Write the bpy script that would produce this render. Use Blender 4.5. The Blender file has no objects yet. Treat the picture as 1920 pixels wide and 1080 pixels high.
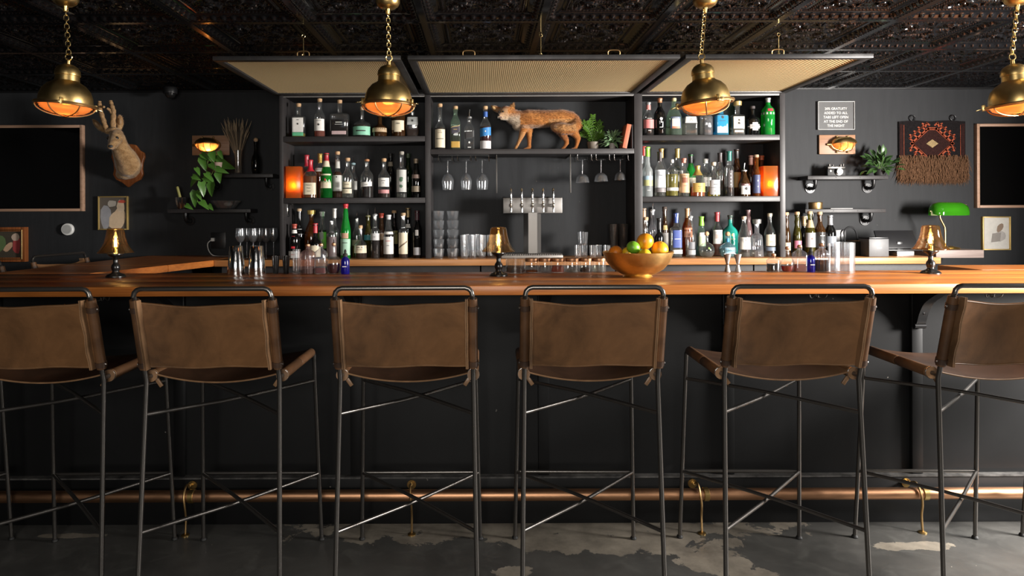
import bpy, bmesh, math, random
from math import sin, cos, pi, radians as R
from mathutils import Vector as V, Matrix, Euler
random.seed(7)
SC = bpy.context.scene
COL = SC.collection
# ------------------------------------------------------------------ camera
F = 1263.0            # focal length in pixels of the 1920 frame
HC = 1.35             # lens height
ROLL = 0.004
VX, VY = 905.0, 405.0  # where lines running into the room meet
cd = bpy.data.cameras.new('camera'); cam = bpy.data.objects.new('camera', cd); COL.objects.link(cam)
cd.sensor_width = 36; cd.lens = F / 1920 * 36; cd.clip_start = .05
cd.shift_x = (960 - VX) / 1920; cd.shift_y = -(540 - VY) / 1920
cam.location = (0, 0, HC)
cam.rotation_euler = (Matrix.Rotation(R(90), 4, 'X') @ Matrix.Rotation(-ROLL, 4, 'Z')).to_euler()
SC.camera = cam
def P(px, py, Y):
    dx, dy = px - VX, py - VY
    return V(((dx - ROLL * dy) * Y / F, Y, HC - (dy + ROLL * dx) * Y / F))
# ------------------------------------------------------------------ light and exposure
W = bpy.data.worlds.new('World'); SC.world = W; W.use_nodes = True
W.node_tree.nodes['Background'].inputs[0].default_value = (.75, .85, 1, 1)
W.node_tree.nodes['Background'].inputs[1].default_value = .35
def area(name, loc, target, sx, sy, power, col):
    l = bpy.data.lights.new(name, 'AREA'); l.shape = 'RECTANGLE'; l.size = sx; l.size_y = sy; l.energy = power; l.color = col
    o = bpy.data.objects.new(name, l); COL.objects.link(o); o.location = loc
    o.rotation_euler = (V(target) - V(loc)).to_track_quat('-Z', 'Z').to_euler(); return o
area('daylight_side_window', (3.86, 2.12, 1.5), (1.6, 3.9, 1.1), .5, .95, 405, (1, .95, .9))
area('front_window_fill', (-.25, -1.45, 1.5), (-.1, 3, 1.0), 1.7, .9, 76, (1, .92, .84))  # fill light for the stools, set behind an unseen front window
SC.view_settings.view_transform = 'Standard'; SC.view_settings.look = 'None'
SC.view_settings.gamma = 1; SC.view_settings.use_curve_mapping = False
SC.view_settings.exposure = 0.35
SC.cycles.max_bounces = 12; SC.cycles.transparent_max_bounces = 32; SC.cycles.diffuse_bounces = 3
SC.cycles.glossy_bounces = 3; SC.cycles.transmission_bounces = 10; SC.cycles.sample_clamp_indirect = 4
SC.cycles.caustics_reflective = False; SC.cycles.caustics_refractive = False
# ------------------------------------------------------------------ materials
M = {}
def nodes(name):
    m = bpy.data.materials.new(name); m.use_nodes = True
    nt = m.node_tree; b = nt.nodes['Principled BSDF']; M[name] = m
    return m, nt, b
def lk(nt, a, b): nt.links.new(a, b)
def coord(nt, scale=(1, 1, 1), which='Object'):
    tc = nt.nodes.new('ShaderNodeTexCoord'); mp = nt.nodes.new('ShaderNodeMapping')
    mp.inputs['Scale'].default_value = scale; lk(nt, tc.outputs[which], mp.inputs['Vector']); return mp.outputs[0]
def noise(nt, vec, scale, detail=4, rough=.6, dist=0):
    n = nt.nodes.new('ShaderNodeTexNoise'); n.inputs['Scale'].default_value = scale; n.inputs['Detail'].default_value = detail
    n.inputs['Roughness'].default_value = rough; n.inputs['Distortion'].default_value = dist
    if vec: lk(nt, vec, n.inputs['Vector'])
    return n.outputs['Fac']
def ramp(nt, fac, stops):
    r = nt.nodes.new('ShaderNodeValToRGB'); e = r.color_ramp.elements
    while len(e) < len(stops): e.new(.5)
    for i, (p, c) in enumerate(stops):
        e[i].position = p; e[i].color = (*c, 1) if len(c) == 3 else c
    lk(nt, fac, r.inputs[0]); return r.outputs[0]
def bump(nt, b, h, strength, dist=.002):
    n = nt.nodes.new('ShaderNodeBump'); n.inputs['Strength'].default_value = strength; n.inputs['Distance'].default_value = dist
    lk(nt, h, n.inputs['Height']); lk(nt, n.outputs[0], b.inputs['Normal'])
def mixc(nt, fac, a, b, mode='MIX'):
    m = nt.nodes.new('ShaderNodeMix'); m.data_type = 'RGBA'; m.blend_type = mode
    for s, x in ((m.inputs[0], fac), (m.inputs[6], a), (m.inputs[7], b)):
        if isinstance(x, (int, float)): s.default_value = x
        elif isinstance(x, tuple): s.default_value = (*x, 1)
        else: lk(nt, x, s)
    return m.outputs[2]
def mth(nt, op, a, b=0, c=0):
    m = nt.nodes.new('ShaderNodeMath'); m.operation = op
    for i, x in enumerate((a, b, c)):
        if isinstance(x, (int, float)): m.inputs[i].default_value = x
        else: lk(nt, x, m.inputs[i])
    return m.outputs[0]
def pm(name, base, rough=.5, metal=0, spec=.5, var=0, vscale=6, bmp=0, bscale=200, stretch=(1, 1, 1), coat=0, rvar=0):
    m, nt, b = nodes(name)
    b.inputs['Base Color'].default_value = (*base, 1); b.inputs['Roughness'].default_value = rough
    b.inputs['Metallic'].default_value = metal; b.inputs['Specular IOR Level'].default_value = spec
    b.inputs['Coat Weight'].default_value = coat
    if var or bmp or rvar:
        c = coord(nt, stretch); n = noise(nt, c, vscale, 5, .65)
        if var:
            lo = tuple(max(0, x * (1 - var)) for x in base); hi = tuple(min(1, x * (1 + var)) for x in base)
            lk(nt, ramp(nt, n, [(.3, lo), (.7, hi)]), b.inputs['Base Color'])
        if rvar:
            lk(nt, mth(nt, 'MULTIPLY_ADD', n, rvar, rough - rvar / 2), b.inputs['Roughness'])
        if bmp: bump(nt, b, noise(nt, c, bscale, 3, .6), bmp)
    return m
def glass(name, tint=(1, 1, 1), body=0.0, bcol=None, gl=.9, rough=.02, ior=1.5, trans=0.0):
    """glass wall: tinted see-through + Fresnel gloss, with a share of scattering for coloured or frosted glass"""
    m, nt, b = nodes(name); nt.nodes.remove(b); out = nt.nodes['Material Output']
    t = nt.nodes.new('ShaderNodeBsdfTransparent'); t.inputs[0].default_value = (*tint, 1)
    g = nt.nodes.new('ShaderNodeBsdfGlossy'); g.inputs['Roughness'].default_value = rough; g.inputs[0].default_value = (gl, gl, gl, 1)
    lw = nt.nodes.new('ShaderNodeLayerWeight'); lw.inputs[0].default_value = .5; f0 = ((ior - 1) / (ior + 1)) ** 2
    fr = mth(nt, 'MULTIPLY_ADD', mth(nt, 'POWER', lw.outputs['Facing'], 4.0), 1 - f0, f0)   # the same from both sides of the wall
    base = t.outputs[0]
    if body:
        d = nt.nodes.new('ShaderNodeBsdfDiffuse'); d.inputs[0].default_value = (*(bcol or tint), 1)
        tr = nt.nodes.new('ShaderNodeBsdfTranslucent'); tr.inputs[0].default_value = (*(bcol or tint), 1)
        s = nt.nodes.new('ShaderNodeMixShader'); s.inputs[0].default_value = trans; lk(nt, d.outputs[0], s.inputs[1]); lk(nt, tr.outputs[0], s.inputs[2])
        s2 = nt.nodes.new('ShaderNodeMixShader'); s2.inputs[0].default_value = body; lk(nt, base, s2.inputs[1]); lk(nt, s.outputs[0], s2.inputs[2]); base = s2.outputs[0]
    x = nt.nodes.new('ShaderNodeMixShader'); lk(nt, fr, x.inputs[0]); lk(nt, base, x.inputs[1]); lk(nt, g.outputs[0], x.inputs[2])
    lk(nt, x.outputs[0], out.inputs[0]); return m
def emit(name, col, s):
    m, nt, b = nodes(name); b.inputs['Base Color'].default_value = (*col, 1)
    b.inputs['Emission Color'].default_value = (*col, 1); b.inputs['Emission Strength'].default_value = s; return m
def vcol(name, rough=.8, sheen=0):
    m, nt, b = nodes(name); a = nt.nodes.new('ShaderNodeAttribute'); a.attribute_name = 'Col'
    lk(nt, a.outputs[0], b.inputs['Base Color']); b.inputs['Roughness'].default_value = rough; b.inputs['Specular IOR Level'].default_value = .2
    b.inputs['Sheen Weight'].default_value = sheen; return m
# paint, wood, metal
def wall_paint():
    m, nt, b = nodes('wall_paint'); c = coord(nt)
    n1 = noise(nt, c, 1.3, 4, .6); n2 = noise(nt, coord(nt, (9, 9, 1)), 3, 4, .7)
    k = mixc(nt, .45, ramp(nt, n1, [(.3, (.0165, .0175, .019)), (.7, (.026, .0275, .03))]), ramp(nt, n2, [(.3, (.016, .017, .0185)), (.75, (.029, .0305, .033))]))
    sp = noise(nt, c, 38, 2, .5); k = mixc(nt, ramp(nt, sp, [(.765, (0, 0, 0)), (.79, (.35, .35, .35))]), k, (.2, .19, .18))
    lk(nt, k, b.inputs['Base Color']); b.inputs['Roughness'].default_value = .6; b.inputs['Specular IOR Level'].default_value = .2
    bump(nt, b, n2, .15, .004)
wall_paint()
def bar_paint():
    m, nt, b = nodes('bar_paint'); c = coord(nt)
    n1 = noise(nt, c, 1.7, 5, .65)
    k = ramp(nt, n1, [(.3, (.0045, .0046, .0048)), (.7, (.0085, .0087, .0091))])
    w = nt.nodes.new('ShaderNodeTexNoise'); w.noise_type = 'RIDGED_MULTIFRACTAL'; w.inputs['Scale'].default_value = 5; w.inputs['Detail'].default_value = 6; w.inputs['Distortion'].default_value = 1.6
    lk(nt, c, w.inputs['Vector'])
    sc = mth(nt, 'MULTIPLY', ramp(nt, w.outputs[0], [(.62, (0, 0, 0)), (.95, (1, 1, 1))]), ramp(nt, n1, [(.4, (0, 0, 0)), (.75, (1, 1, 1))]))
    k = mixc(nt, mth(nt, 'MULTIPLY', sc, .35), k, (.16, .155, .15))
    sp = noise(nt, c, 26, 2, .5); k = mixc(nt, ramp(nt, sp, [(.775, (0, 0, 0)), (.79, (.6, .6, .6))]), k, (.3, .27, .24))
    lk(nt, k, b.inputs['Base Color']); b.inputs['Roughness'].default_value = .5; b.inputs['Specular IOR Level'].default_value = .2
bar_paint()
def floor_mat():
    m, nt, b = nodes('floor_paint'); c = coord(nt)
    n = noise(nt, c, 2.2, 6, .65); n2 = noise(nt, c, 9, 6, .7, .6)
    k = ramp(nt, n, [(.3, (.04, .0402, .0385)), (.7, (.082, .079, .073))])
    k = mixc(nt, ramp(nt, n2, [(.5, (0, 0, 0)), (.72, (.5, .5, .5))]), k, (.12, .118, .108))
    sep = nt.nodes.new('ShaderNodeSeparateXYZ'); lk(nt, c, sep.inputs[0])
    def ell(x, y, a, bb):
        u = mth(nt, 'DIVIDE', mth(nt, 'SUBTRACT', sep.outputs[0], x), a); v = mth(nt, 'DIVIDE', mth(nt, 'SUBTRACT', sep.outputs[1], y), bb)
        return mth(nt, 'SUBTRACT', 1, mth(nt, 'ADD', mth(nt, 'MULTIPLY', u, u), mth(nt, 'MULTIPLY', v, v)))
    wear = ell(.2, 2.93, 1.2, .19)
    for e in (ell(.55, 2.78, .6, .12), ell(.92, 2.62, .17, .12), ell(1.0, 2.48, .13, .12), ell(-1.75, 2.86, .2, .025), ell(1.75, 2.74, .2, .04), ell(.12, 2.55, .1, .05)):
        wear = mth(nt, 'MAXIMUM', wear, e)
    w = mth(nt, 'ADD', mth(nt, 'MULTIPLY', mth(nt, 'MAXIMUM', wear, -1.5), .5), mth(nt, 'MULTIPLY_ADD', noise(nt, c, 7, 8, .68, .4), 1.9, -.95))
    mask = ramp(nt, w, [(.13, (0, 0, 0)), (.155, (1, 1, 1))])
    conc = ramp(nt, noise(nt, c, 6, 6, .7), [(.3, (.12, .105, .085)), (.7, (.29, .255, .205))])
    k = mixc(nt, mask, k, conc)
    sp = noise(nt, c, 30, 3, .6); k = mixc(nt, ramp(nt, sp, [(.755, (0, 0, 0)), (.77, (.8, .8, .8))]), k, (.35, .32, .27))
    lk(nt, k, b.inputs['Base Color']); b.inputs['Specular IOR Level'].default_value = .4
    lk(nt, mth(nt, 'MULTIPLY_ADD', n2, .3, .3), b.inputs['Roughness'])
    bump(nt, b, mth(nt, 'SUBTRACT', n2, mth(nt, 'MULTIPLY', mask, .8)), .25, .003)
floor_mat()
def wood(name, dark, mid, light, axis=0, rough=.3, scale=1.0, coat=.0):
    m, nt, b = nodes(name); s = [9, 9, 9]; s[axis] = .55
    c = coord(nt, tuple(x * scale for x in s)); n = noise(nt, c, 3, 6, .65, .8)
    s2 = [70, 70, 70]; s2[axis] = 1.4
    g = noise(nt, coord(nt, tuple(x * scale for x in s2)), 2, 3, .6)
    k = ramp(nt, n, [(.25, dark), (.5, mid), (.75, light)])
    k = mixc(nt, .35, k, ramp(nt, g, [(.35, dark), (.65, light)]))
    lk(nt, k, b.inputs['Base Color']); lk(nt, mth(nt, 'MULTIPLY_ADD', g, .15, rough - .07), b.inputs['Roughness'])
    b.inputs['Coat Weight'].default_value = coat; b.inputs['Coat Roughness'].default_value = .15
    bump(nt, b, g, .06, .001)
wood('bar_wood', (.25, .068, .013), (.44, .138, .026), (.57, .205, .044), 0, .36)
wood('return_wood', (.27, .072, .013), (.46, .145, .028), (.6, .21, .045), 1, .36)
wood('counter_wood', (.24, .09, .03), (.42, .18, .06), (.56, .27, .1), 0, .4)
wood('grey_wood', (.12, .085, .075), (.2, .15, .135), (.29, .23, .2), 0, .5)
wood('shield_wood', (.11, .03, .009), (.23, .07, .02), (.34, .12, .04), 2, .25)
wood('plaque_wood', (.2, .09, .045), (.33, .17, .09), (.42, .24, .14), 0, .5)
wood('frame_wood', (.25, .14, .085), (.38, .23, .15), (.48, .31, .22), 0, .5, 2)
pm('cabinet_paint', (.029, .0262, .0265), .45, var=.25, vscale=5, bmp=.08, bscale=60, spec=.4)
pm('ceiling_tin', (.005, .005, .0055), .11, spec=.5, rvar=.1, vscale=30)
pm('ceiling_plain', (.006, .006, .0065), .4)
pm('steel', (.33, .315, .3), .48, 1, rvar=.12, vscale=8, stretch=(1, 1, .1))
pm('chrome', (.8, .8, .8), .12, 1)
pm('dark_steel', (.1, .095, .09), .38, .85, rvar=.2, vscale=25)
pm('stool_metal', (.15, .14, .13), .3, .9, rvar=.06, vscale=6)
pm('frame_steel', (.05, .048, .048), .45, .5, var=.3, vscale=12)
pm('black_plastic', (.012, .012, .013), .35)
pm('matte_black', (.01, .01, .01), .6)
pm('black_iron', (.018, .018, .019), .35, .4)
pm('turned_black', (.008, .008, .008), .28, coat=.2)
pm('brass', (.62, .43, .17), .33, 1, var=.12, vscale=15, rvar=.15)
pm('old_brass', (.45, .29, .13), .42, 1, var=.25, vscale=12)
pm('bright_brass', (.82, .62, .28), .25, 1)
pm('copper', (.5, .27, .15), .42, 1, var=.25, vscale=9, stretch=(.6, 4, 4), rvar=.15)
pm('bowl_brass', (.75, .53, .21), .34, 1, var=.2, vscale=14, rvar=.2, bmp=.08, bscale=60)
pm('mesh_brass', (.8, .62, .35), .4, .65)
def leather(name, base):
    m, nt, b = nodes(name); c = coord(nt)
    n = noise(nt, c, 5, 5, .6, .5); n2 = noise(nt, coord(nt, (3, 3, 20)), 4, 4, .7)
    k = ramp(nt, n, [(.3, tuple(x * .45 for x in base)), (.7, tuple(min(1, x * 1.5) for x in base))])
    k = mixc(nt, ramp(nt, n2, [(.62, (0, 0, 0)), (.9, (.35, .35, .35))]), k, tuple(min(1, x * 2.2) for x in base))
    lk(nt, k, b.inputs['Base Color']); b.inputs['Roughness'].default_value = .4; b.inputs['Specular IOR Level'].default_value = .45
    bump(nt, b, noise(nt, c, 380, 3, .6), .18, .0015)
leather('leather_shaded_seat', (.045, .022, .012)); leather('leather', (.148, .071, .029)); leather('leather_sleeve', (.095, .046, .021)); leather('leather_tan', (.21, .118, .06)); leather('leather_dark', (.05, .028, .018))  # shade on the sling seats is put into the darker seat leather colour
pm('white_print', (.75, .74, .7), .6); pm('dark_print', (.03, .028, .026), .6); pm('red_print', (.5, .06, .05), .6); pm('gold_print', (.6, .42, .15), .4, .6)
pm('cork', (.52, .33, .18), .8, var=.25, vscale=120); pm('white_plastic', (.7, .7, .68), .45)
# glass
glass('clear_glass', (.93, .94, .94), .04, (.8, .82, .82), ior=1.8, gl=1, rough=.08, trans=.5); 
def real_glass(name, col=(1, 1, 1), rough=0):
    m, nt, b_ = nodes(name); b_.inputs['Base Color'].default_value = (*col, 1); b_.inputs['Roughness'].default_value = rough
    b_.inputs['Transmission Weight'].default_value = 1; b_.inputs['IOR'].default_value = 1.45
glass('tumbler_glass', (.9, .91, .92), .07, (.85, .87, .9), ior=2.1, gl=1, rough=.13, trans=.5); glass('ribbed_glass', (.88, .88, .9), .14, (.8, .8, .85), ior=1.9, gl=1, trans=.5)
glass('green_glass', (.06, .5, .12), .3, (.02, .3, .05), trans=.3); glass('bright_green_glass', (.05, .6, .12), .5, (.02, .42, .06), trans=.3)
glass('dark_green_glass', (.06, .16, .06), .35, (.015, .04, .012)); glass('olive_glass', (.3, .28, .06), .3, (.1, .085, .015))
glass('amber_glass', (.55, .22, .04), .3, (.3, .1, .02), trans=.4); glass('brown_glass', (.25, .12, .04), .4, (.08, .035, .012))
glass('black_glass', (.03, .03, .03), .7, (.006, .006, .006)); glass('blue_glass', (.05, .05, .6), .45, (.03, .03, .45), trans=.4)
glass('sky_glass', (.2, .6, .8), .35, (.1, .5, .75), trans=.4); glass('pale_blue_glass', (.65, .85, .92), .2, (.5, .75, .85), trans=.5)
glass('pale_green_glass', (.75, .88, .78), .12, (.45, .6, .48), trans=.5); glass('teal_glaze', (.02, .25, .2), .98, (.02, .28, .22))
glass('mauve_glaze', (.3, .18, .18), .97, (.25, .15, .15)); glass('frosted_glass', (.75, .8, .8), .55, (.62, .66, .66), trans=.5, rough=.25)
glass('rose_glass', (.85, .7, .66), .22, (.6, .42, .4), trans=.5); glass('blue_dark_glass', (.05, .07, .2), .5, (.01, .015, .05))
glass('amber_shade_glass', (.88, .7, .46), .02, (.8, .45, .15), gl=1, rough=.05, ior=1.9)
glass('reeded_amber_glass', (.9, .5, .2), .8, (.85, .38, .13), trans=.75, rough=.1)
glass('orange_lantern_glass', (.9, .35, .07), .72, (.95, .4, .08), trans=.85, rough=.15)
glass('picture_glass', (.5, .5, .5), 0, gl=.9, rough=.04)
glass('green_lamp_glass', (.05, .5, .05), .96, (.035, .24, .01), trans=.5, rough=.06)
glass('window_glass', (.97, .98, .98))
def liquid(name, col, body=.55):
    glass('liquid_' + name, tuple(min(1, c * 3 + .02) for c in col), body, col, gl=.5, trans=.4, ior=1.2)
for n, c in dict(amber=(.3, .1, .015), whiskey=(.14, .04, .01), dark=(.02, .008, .005), red=(.28, .015, .01), rose=(.4, .12, .08), orange=(.5, .13, .02), yellow=(.35, .3, .05), clear=(.3, .3, .28), brown=(.06, .025, .012), wine=(.09, .005, .012)).items(): liquid(n, c, .2 if n == 'clear' else .6)
_pc = {}
def paint(c, rough=.55, metal=0):
    k = tuple(round(x, 3) for x in c) + (rough, metal)
    if k not in _pc: _pc[k] = pm('paint_%d' % len(_pc), c, rough, metal, var=.08, vscale=30)
    return _pc[k]
# ------------------------------------------------------------------ mesh helpers
class MB:
    def __init__(s): s.v = []; s.f = []; s.c = None
    def add(s, vs, fs):
        o = len(s.v); s.v += [tuple(v) for v in vs]; s.f += [tuple(i + o for i in f) for f in fs]; return s
    def box(s, x0, x1, y0, y1, z0, z1, m=None):
        vs = [V(p) for p in ((x0, y0, z0), (x1, y0, z0), (x1, y1, z0), (x0, y1, z0), (x0, y0, z1), (x1, y0, z1), (x1, y1, z1), (x0, y1, z1))]
        if m: vs = [m @ v for v in vs]
        return s.add(vs, [(0, 3, 2, 1), (4, 5, 6, 7), (0, 1, 5, 4), (1, 2, 6, 5), (2, 3, 7, 6), (3, 0, 4, 7)])
    def bbox(s, x0, x1, y0, y1, z0, z1, b=.003, m=None):
        """box with bevelled edges"""
        bm = bmesh.new(); bmesh.ops.create_cube(bm, size=1)
        for v in bm.verts: v.co = V(((x0 + x1) / 2 + v.co.x * (x1 - x0), (y0 + y1) / 2 + v.co.y * (y1 - y0), (z0 + z1) / 2 + v.co.z * (z1 - z0)))
        b = min(b, .45 * min(x1 - x0, y1 - y0, z1 - z0))
        bmesh.ops.bevel(bm, geom=bm.edges[:], offset=b, segments=2, affect='EDGES', profile=.5)
        return s.bm(bm, m)
    def bm(s, bm, m=None):
        bm.verts.ensure_lookup_table()
        for i, v in enumerate(bm.verts): v.index = i
        s.add([(m @ v.co if m else v.co) for v in bm.verts], [tuple(v.index for v in f.verts) for f in bm.faces]); bm.free(); return s
    def tube(s, pts, r, seg=10, closed=False, cap=True):
        pts = [V(p) for p in pts]; n = len(pts); rs = r if isinstance(r, (list, tuple)) else [r] * n
        tg = []
        for i in range(n):
            a = pts[i - 1] if (i or closed) else pts[0]; b = pts[(i + 1) % n] if (i < n - 1 or closed) else pts[-1]
            tg.append((b - a).normalized())
        u = tg[0].orthogonal().normalized(); vs = []
        for i in range(n):
            if i:
                q = tg[i - 1].rotation_difference(tg[i]); u = (q @ u); u = (u - tg[i] * u.dot(tg[i])).normalized()
            w = tg[i].cross(u)
            for k in range(seg):
                a = 2 * pi * k / seg; vs.append(pts[i] + (u * cos(a) + w * sin(a)) * rs[i])
        fs = []
        for i in range(n if closed else n - 1):
            j = (i + 1) % n
            for k in range(seg): fs.append((i * seg + k, i * seg + (k + 1) % seg, j * seg + (k + 1) % seg, j * seg + k))
        if cap and not closed: fs += [tuple(range(seg))[::-1], tuple(range((n - 1) * seg, n * seg))]
        return s.add(vs, fs)
    def lathe(s, prof, seg=24, o=(0, 0, 0), n=2.0, dep=1.0, caps=(True, True), m=None, rib=0, ribn=0):
        vs = []; o = V(o)
        for r, z in prof:
            for k in range(seg):
                a = 2 * pi * k / seg; c, q = cos(a), sin(a)
                rr = r * (1 + (rib * cos(ribn * a) if rib else 0))
                p = V((math.copysign(abs(c) ** (2 / n), c) * rr, math.copysign(abs(q) ** (2 / n), q) * rr * dep, z))
                vs.append((m @ p if m else p) + o)
        fs = []
        for i in range(len(prof) - 1):
            for k in range(seg): fs.append((i * seg + k, i * seg + (k + 1) % seg, (i + 1) * seg + (k + 1) % seg, (i + 1) * seg + k))
        if caps[0]: fs.append(tuple(range(seg))[::-1])
        if caps[1]: fs.append(tuple(range((len(prof) - 1) * seg, len(prof) * seg)))
        return s.add(vs, fs)
    def ball(s, c, r, seg=12, sc=(1, 1, 1), m=None):
        k = seg // 2; prof = [(max(1e-4, sin(pi * i / k)), -cos(pi * i / k)) for i in range(k + 1)]
        b = MB().lathe(prof, seg); c = V(c)
        vs = [V((v[0] * sc[0], v[1] * sc[1], v[2] * sc[2])) * r for v in b.v]
        return s.add([(m @ v if m else v) + c for v in vs], b.f)
    def prism(s, poly, a, b, plane='xz', m=None):
        """polygon extruded between a and b along the third axis"""
        f = {'xz': lambda p, t: V((p[0], t, p[1])), 'xy': lambda p, t: V((p[0], p[1], t)), 'yz': lambda p, t: V((t, p[0], p[1]))}[plane]
        n = len(poly); vs = [f(p, a) for p in poly] + [f(p, b) for p in poly]
        if m: vs = [m @ v for v in vs]
        return s.add(vs, [tuple(range(n)), tuple(range(n, 2 * n))[::-1]] + [(i, i + n, (i + 1) % n + n, (i + 1) % n) for i in range(n)])
    def build(s, name, mat, parent=None, smooth=38, loc=None, bev=0):
        me = bpy.data.meshes.new(name); me.from_pydata(s.v, [], s.f)
        bm = bmesh.new(); bm.from_mesh(me); bmesh.ops.recalc_face_normals(bm, faces=bm.faces); bm.to_mesh(me); bm.free()
        if s.c is not None:
            at = me.color_attributes.new('Col', 'FLOAT_COLOR', 'POINT')
            at.data.foreach_set('color', [x for c in s.c for x in (*c, 1)])
        if mat: me.materials.append(M[mat] if isinstance(mat, str) else mat)
        if smooth: me.shade_smooth(); me.set_sharp_from_angle(angle=R(smooth))
        o = bpy.data.objects.new(name, me); COL.objects.link(o)
        if parent: o.parent = parent
        if loc is not None: o.location = loc
        if bev:
            b = o.modifiers.new('bevel', 'BEVEL'); b.width = bev; b.segments = 2; b.limit_method = 'ANGLE'
        return o
def tag(o, label=None, cat=None, group=None, kind=None):
    for k, x in (('label', label), ('category', cat), ('group', group), ('kind', kind)):
        if x: o[k] = x
    return o
def thing(name, label, cat, loc=(0, 0, 0), group=None, rot=(0, 0, 0)):
    o = bpy.data.objects.new(name, None); COL.objects.link(o); o.location = loc; o.rotation_euler = rot; o.empty_display_size = .05
    return tag(o, label, cat, group)
KIDS = lambda o: [c for c in bpy.data.objects if c.parent == o]
def copy_tree(o, label=None, loc=None, rot=None, par=None):
    c = o.copy(); COL.objects.link(c); c.parent = par
    for ch in KIDS(o): copy_tree(ch, par=c)
    if label: c['label'] = label
    if loc is not None: c.location = loc
    if rot is not None: c.rotation_euler = rot
    return c
def inst(o, name, parent, mat4):
    """another object on the same mesh data"""
    c = bpy.data.objects.new(name, o if isinstance(o, bpy.types.Mesh) else o.data); COL.objects.link(c); c.parent = parent; c.matrix_local = mat4; return c
def struct(o): o['kind'] = 'structure'; return o
def arc(c, r, a0, a1, n, ax='xz'):
    out = []
    for i in range(n + 1):
        a = R(a0 + (a1 - a0) * i / n); p = [0, 0, 0]; i0 = 'xyz'.index(ax[0]); i1 = 'xyz'.index(ax[1])
        p[i0] = r * cos(a); p[i1] = r * sin(a); out.append(V(c) + V(p))
    return out
def smoothpath(pts, k=6):
    pts = [V(p) for p in pts]; out = []
    for i in range(len(pts) - 1):
        p0 = pts[max(0, i - 1)]; p1 = pts[i]; p2 = pts[i + 1]; p3 = pts[min(len(pts) - 1, i + 2)]
        for j in range(k):
            t = j / k; out.append(.5 * ((2 * p1) + (p2 - p0) * t + (2 * p0 - 5 * p1 + 4 * p2 - p3) * t * t + (-p0 + 3 * p1 - 3 * p2 + p3) * t ** 3))
    return out + [pts[-1]]
_tc = {}
def textgeo(s, size=1.0, spacing=1.0):
    """flat outline of a word: vertices (x, y) centred on the origin and faces"""
    k = (s, spacing)
    if k not in _tc:
        cu = bpy.data.curves.new('lettering', 'FONT'); cu.body = s; cu.align_x = 'CENTER'; cu.align_y = 'CENTER'; cu.space_line = spacing; cu.resolution_u = 2
        o = bpy.data.objects.new('lettering', cu); me = o.to_mesh()
        _tc[k] = ([v.co.copy() for v in me.vertices], [tuple(p.vertices) for p in me.polygons]); o.to_mesh_clear()
        bpy.data.objects.remove(o); bpy.data.curves.remove(cu)
    v, f = _tc[k]; return [(p.x * size, p.y * size) for p in v], f
def flattext(s, size, parent, mat, m, spacing=1.0, name='lettering'):
    """lettering laid on a surface: local x to the right, local z up, facing -y"""
    v, f = textgeo(s, size, spacing)
    return MB().add([m @ V((x, 0, y)) for x, y in v], f).build(name, mat, parent, 0)
def organic(chains, vox, smooth=6):
    """one closed skin grown over tapered limbs: chains of (point, radius[, scale])"""
    mb = MB()
    for ch in chains:
        for i in range(len(ch)):
            p, r = V(ch[i][0]), ch[i][1]
            if len(ch) == 1: mb.ball(p, r, 14, ch[i][2] if len(ch[i]) > 2 else (1, 1, 1)); break
            if i == len(ch) - 1: mb.ball(p, r, 12); break
            q, r2 = V(ch[i + 1][0]), ch[i + 1][1]
            n = max(1, int((q - p).length / (min(r, r2) * .22)))
            for k in range(n): t = k / n; mb.ball(p.lerp(q, t), r + (r2 - r) * t, 12)
    o = mb.build('grown', None, None, 0)
    m = o.modifiers.new('r', 'REMESH'); m.mode = 'VOXEL'; m.voxel_size = vox
    s = o.modifiers.new('s', 'SMOOTH'); s.iterations = smooth; s.factor = .5
    dg = bpy.context.evaluated_depsgraph_get(); me = bpy.data.meshes.new_from_object(o.evaluated_get(dg))
    out = MB(); out.add([v.co for v in me.vertices], [tuple(p.vertices) for p in me.polygons])
    nr = [v.normal.copy() for v in me.vertices]
    bpy.data.objects.remove(o); bpy.data.meshes.remove(me)
    return out, nr
def leafmesh(name, mat, l, w, fold=.25, droop=.25, heart=False):
    """a leaf along +y from its stalk, folded on the midrib"""
    n = 5; vs = []; fs = []
    for i in range(n + 1):
        t = i / n; ww = (w * (1 - t) ** .7 * min(1, (t + .12) * 4.5) if heart else w * sin(pi * min(1, t * .96 + .03)) ** .8)
        z = -droop * l * t * t; y = l * t
        if heart and i == 0: y = -.08 * l
        vs += [(-ww, y, z + fold * ww), (0, l * t, z), (ww, y, z + fold * ww)]
    for i in range(n):
        a = i * 3; fs += [(a, a + 1, a + 4, a + 3), (a + 1, a + 2, a + 5, a + 4)]
    me = bpy.data.meshes.new(name); me.from_pydata(vs, [], fs); me.materials.append(M[mat]); me.shade_smooth(); return me
# ------------------------------------------------------------------ the room
YW, ZC, BT = 5.0, 2.288, 1.067      # back wall, ceiling, bar top
struct(MB().box(-4.7, 4.7, -1.5, 5.1, -.1, 0).build('floor', 'floor_paint', None, 0))
wb = struct(MB().box(-4.7, 4.7, YW, YW + .12, 0, 2.5).build('wall_back', 'wall_paint', None, 0))
struct(MB().box(-4.72, -4.6, -1.5, YW, 0, 2.5).build('wall_left', 'wall_paint', None, 0))
WR, WJ = 4.45, 3.8                # the right wall steps back beyond the window
mb = MB().box(WJ, WJ + .12, -1.5, 1.65, 0, 2.5).box(WJ, WJ + .12, 2.58, 2.85, 0, 2.5).box(WJ, WJ + .12, 1.65, 2.58, 0, .92).box(WJ, WJ + .12, 1.65, 2.58, 2.1, 2.5)
mb.box(WJ + .12, WR, 2.73, 2.85, 0, 2.5).box(WR, WR + .12, 2.73, YW, 0, 2.5)
struct(mb.build('wall_right', 'wall_paint', None, 0))
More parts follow.
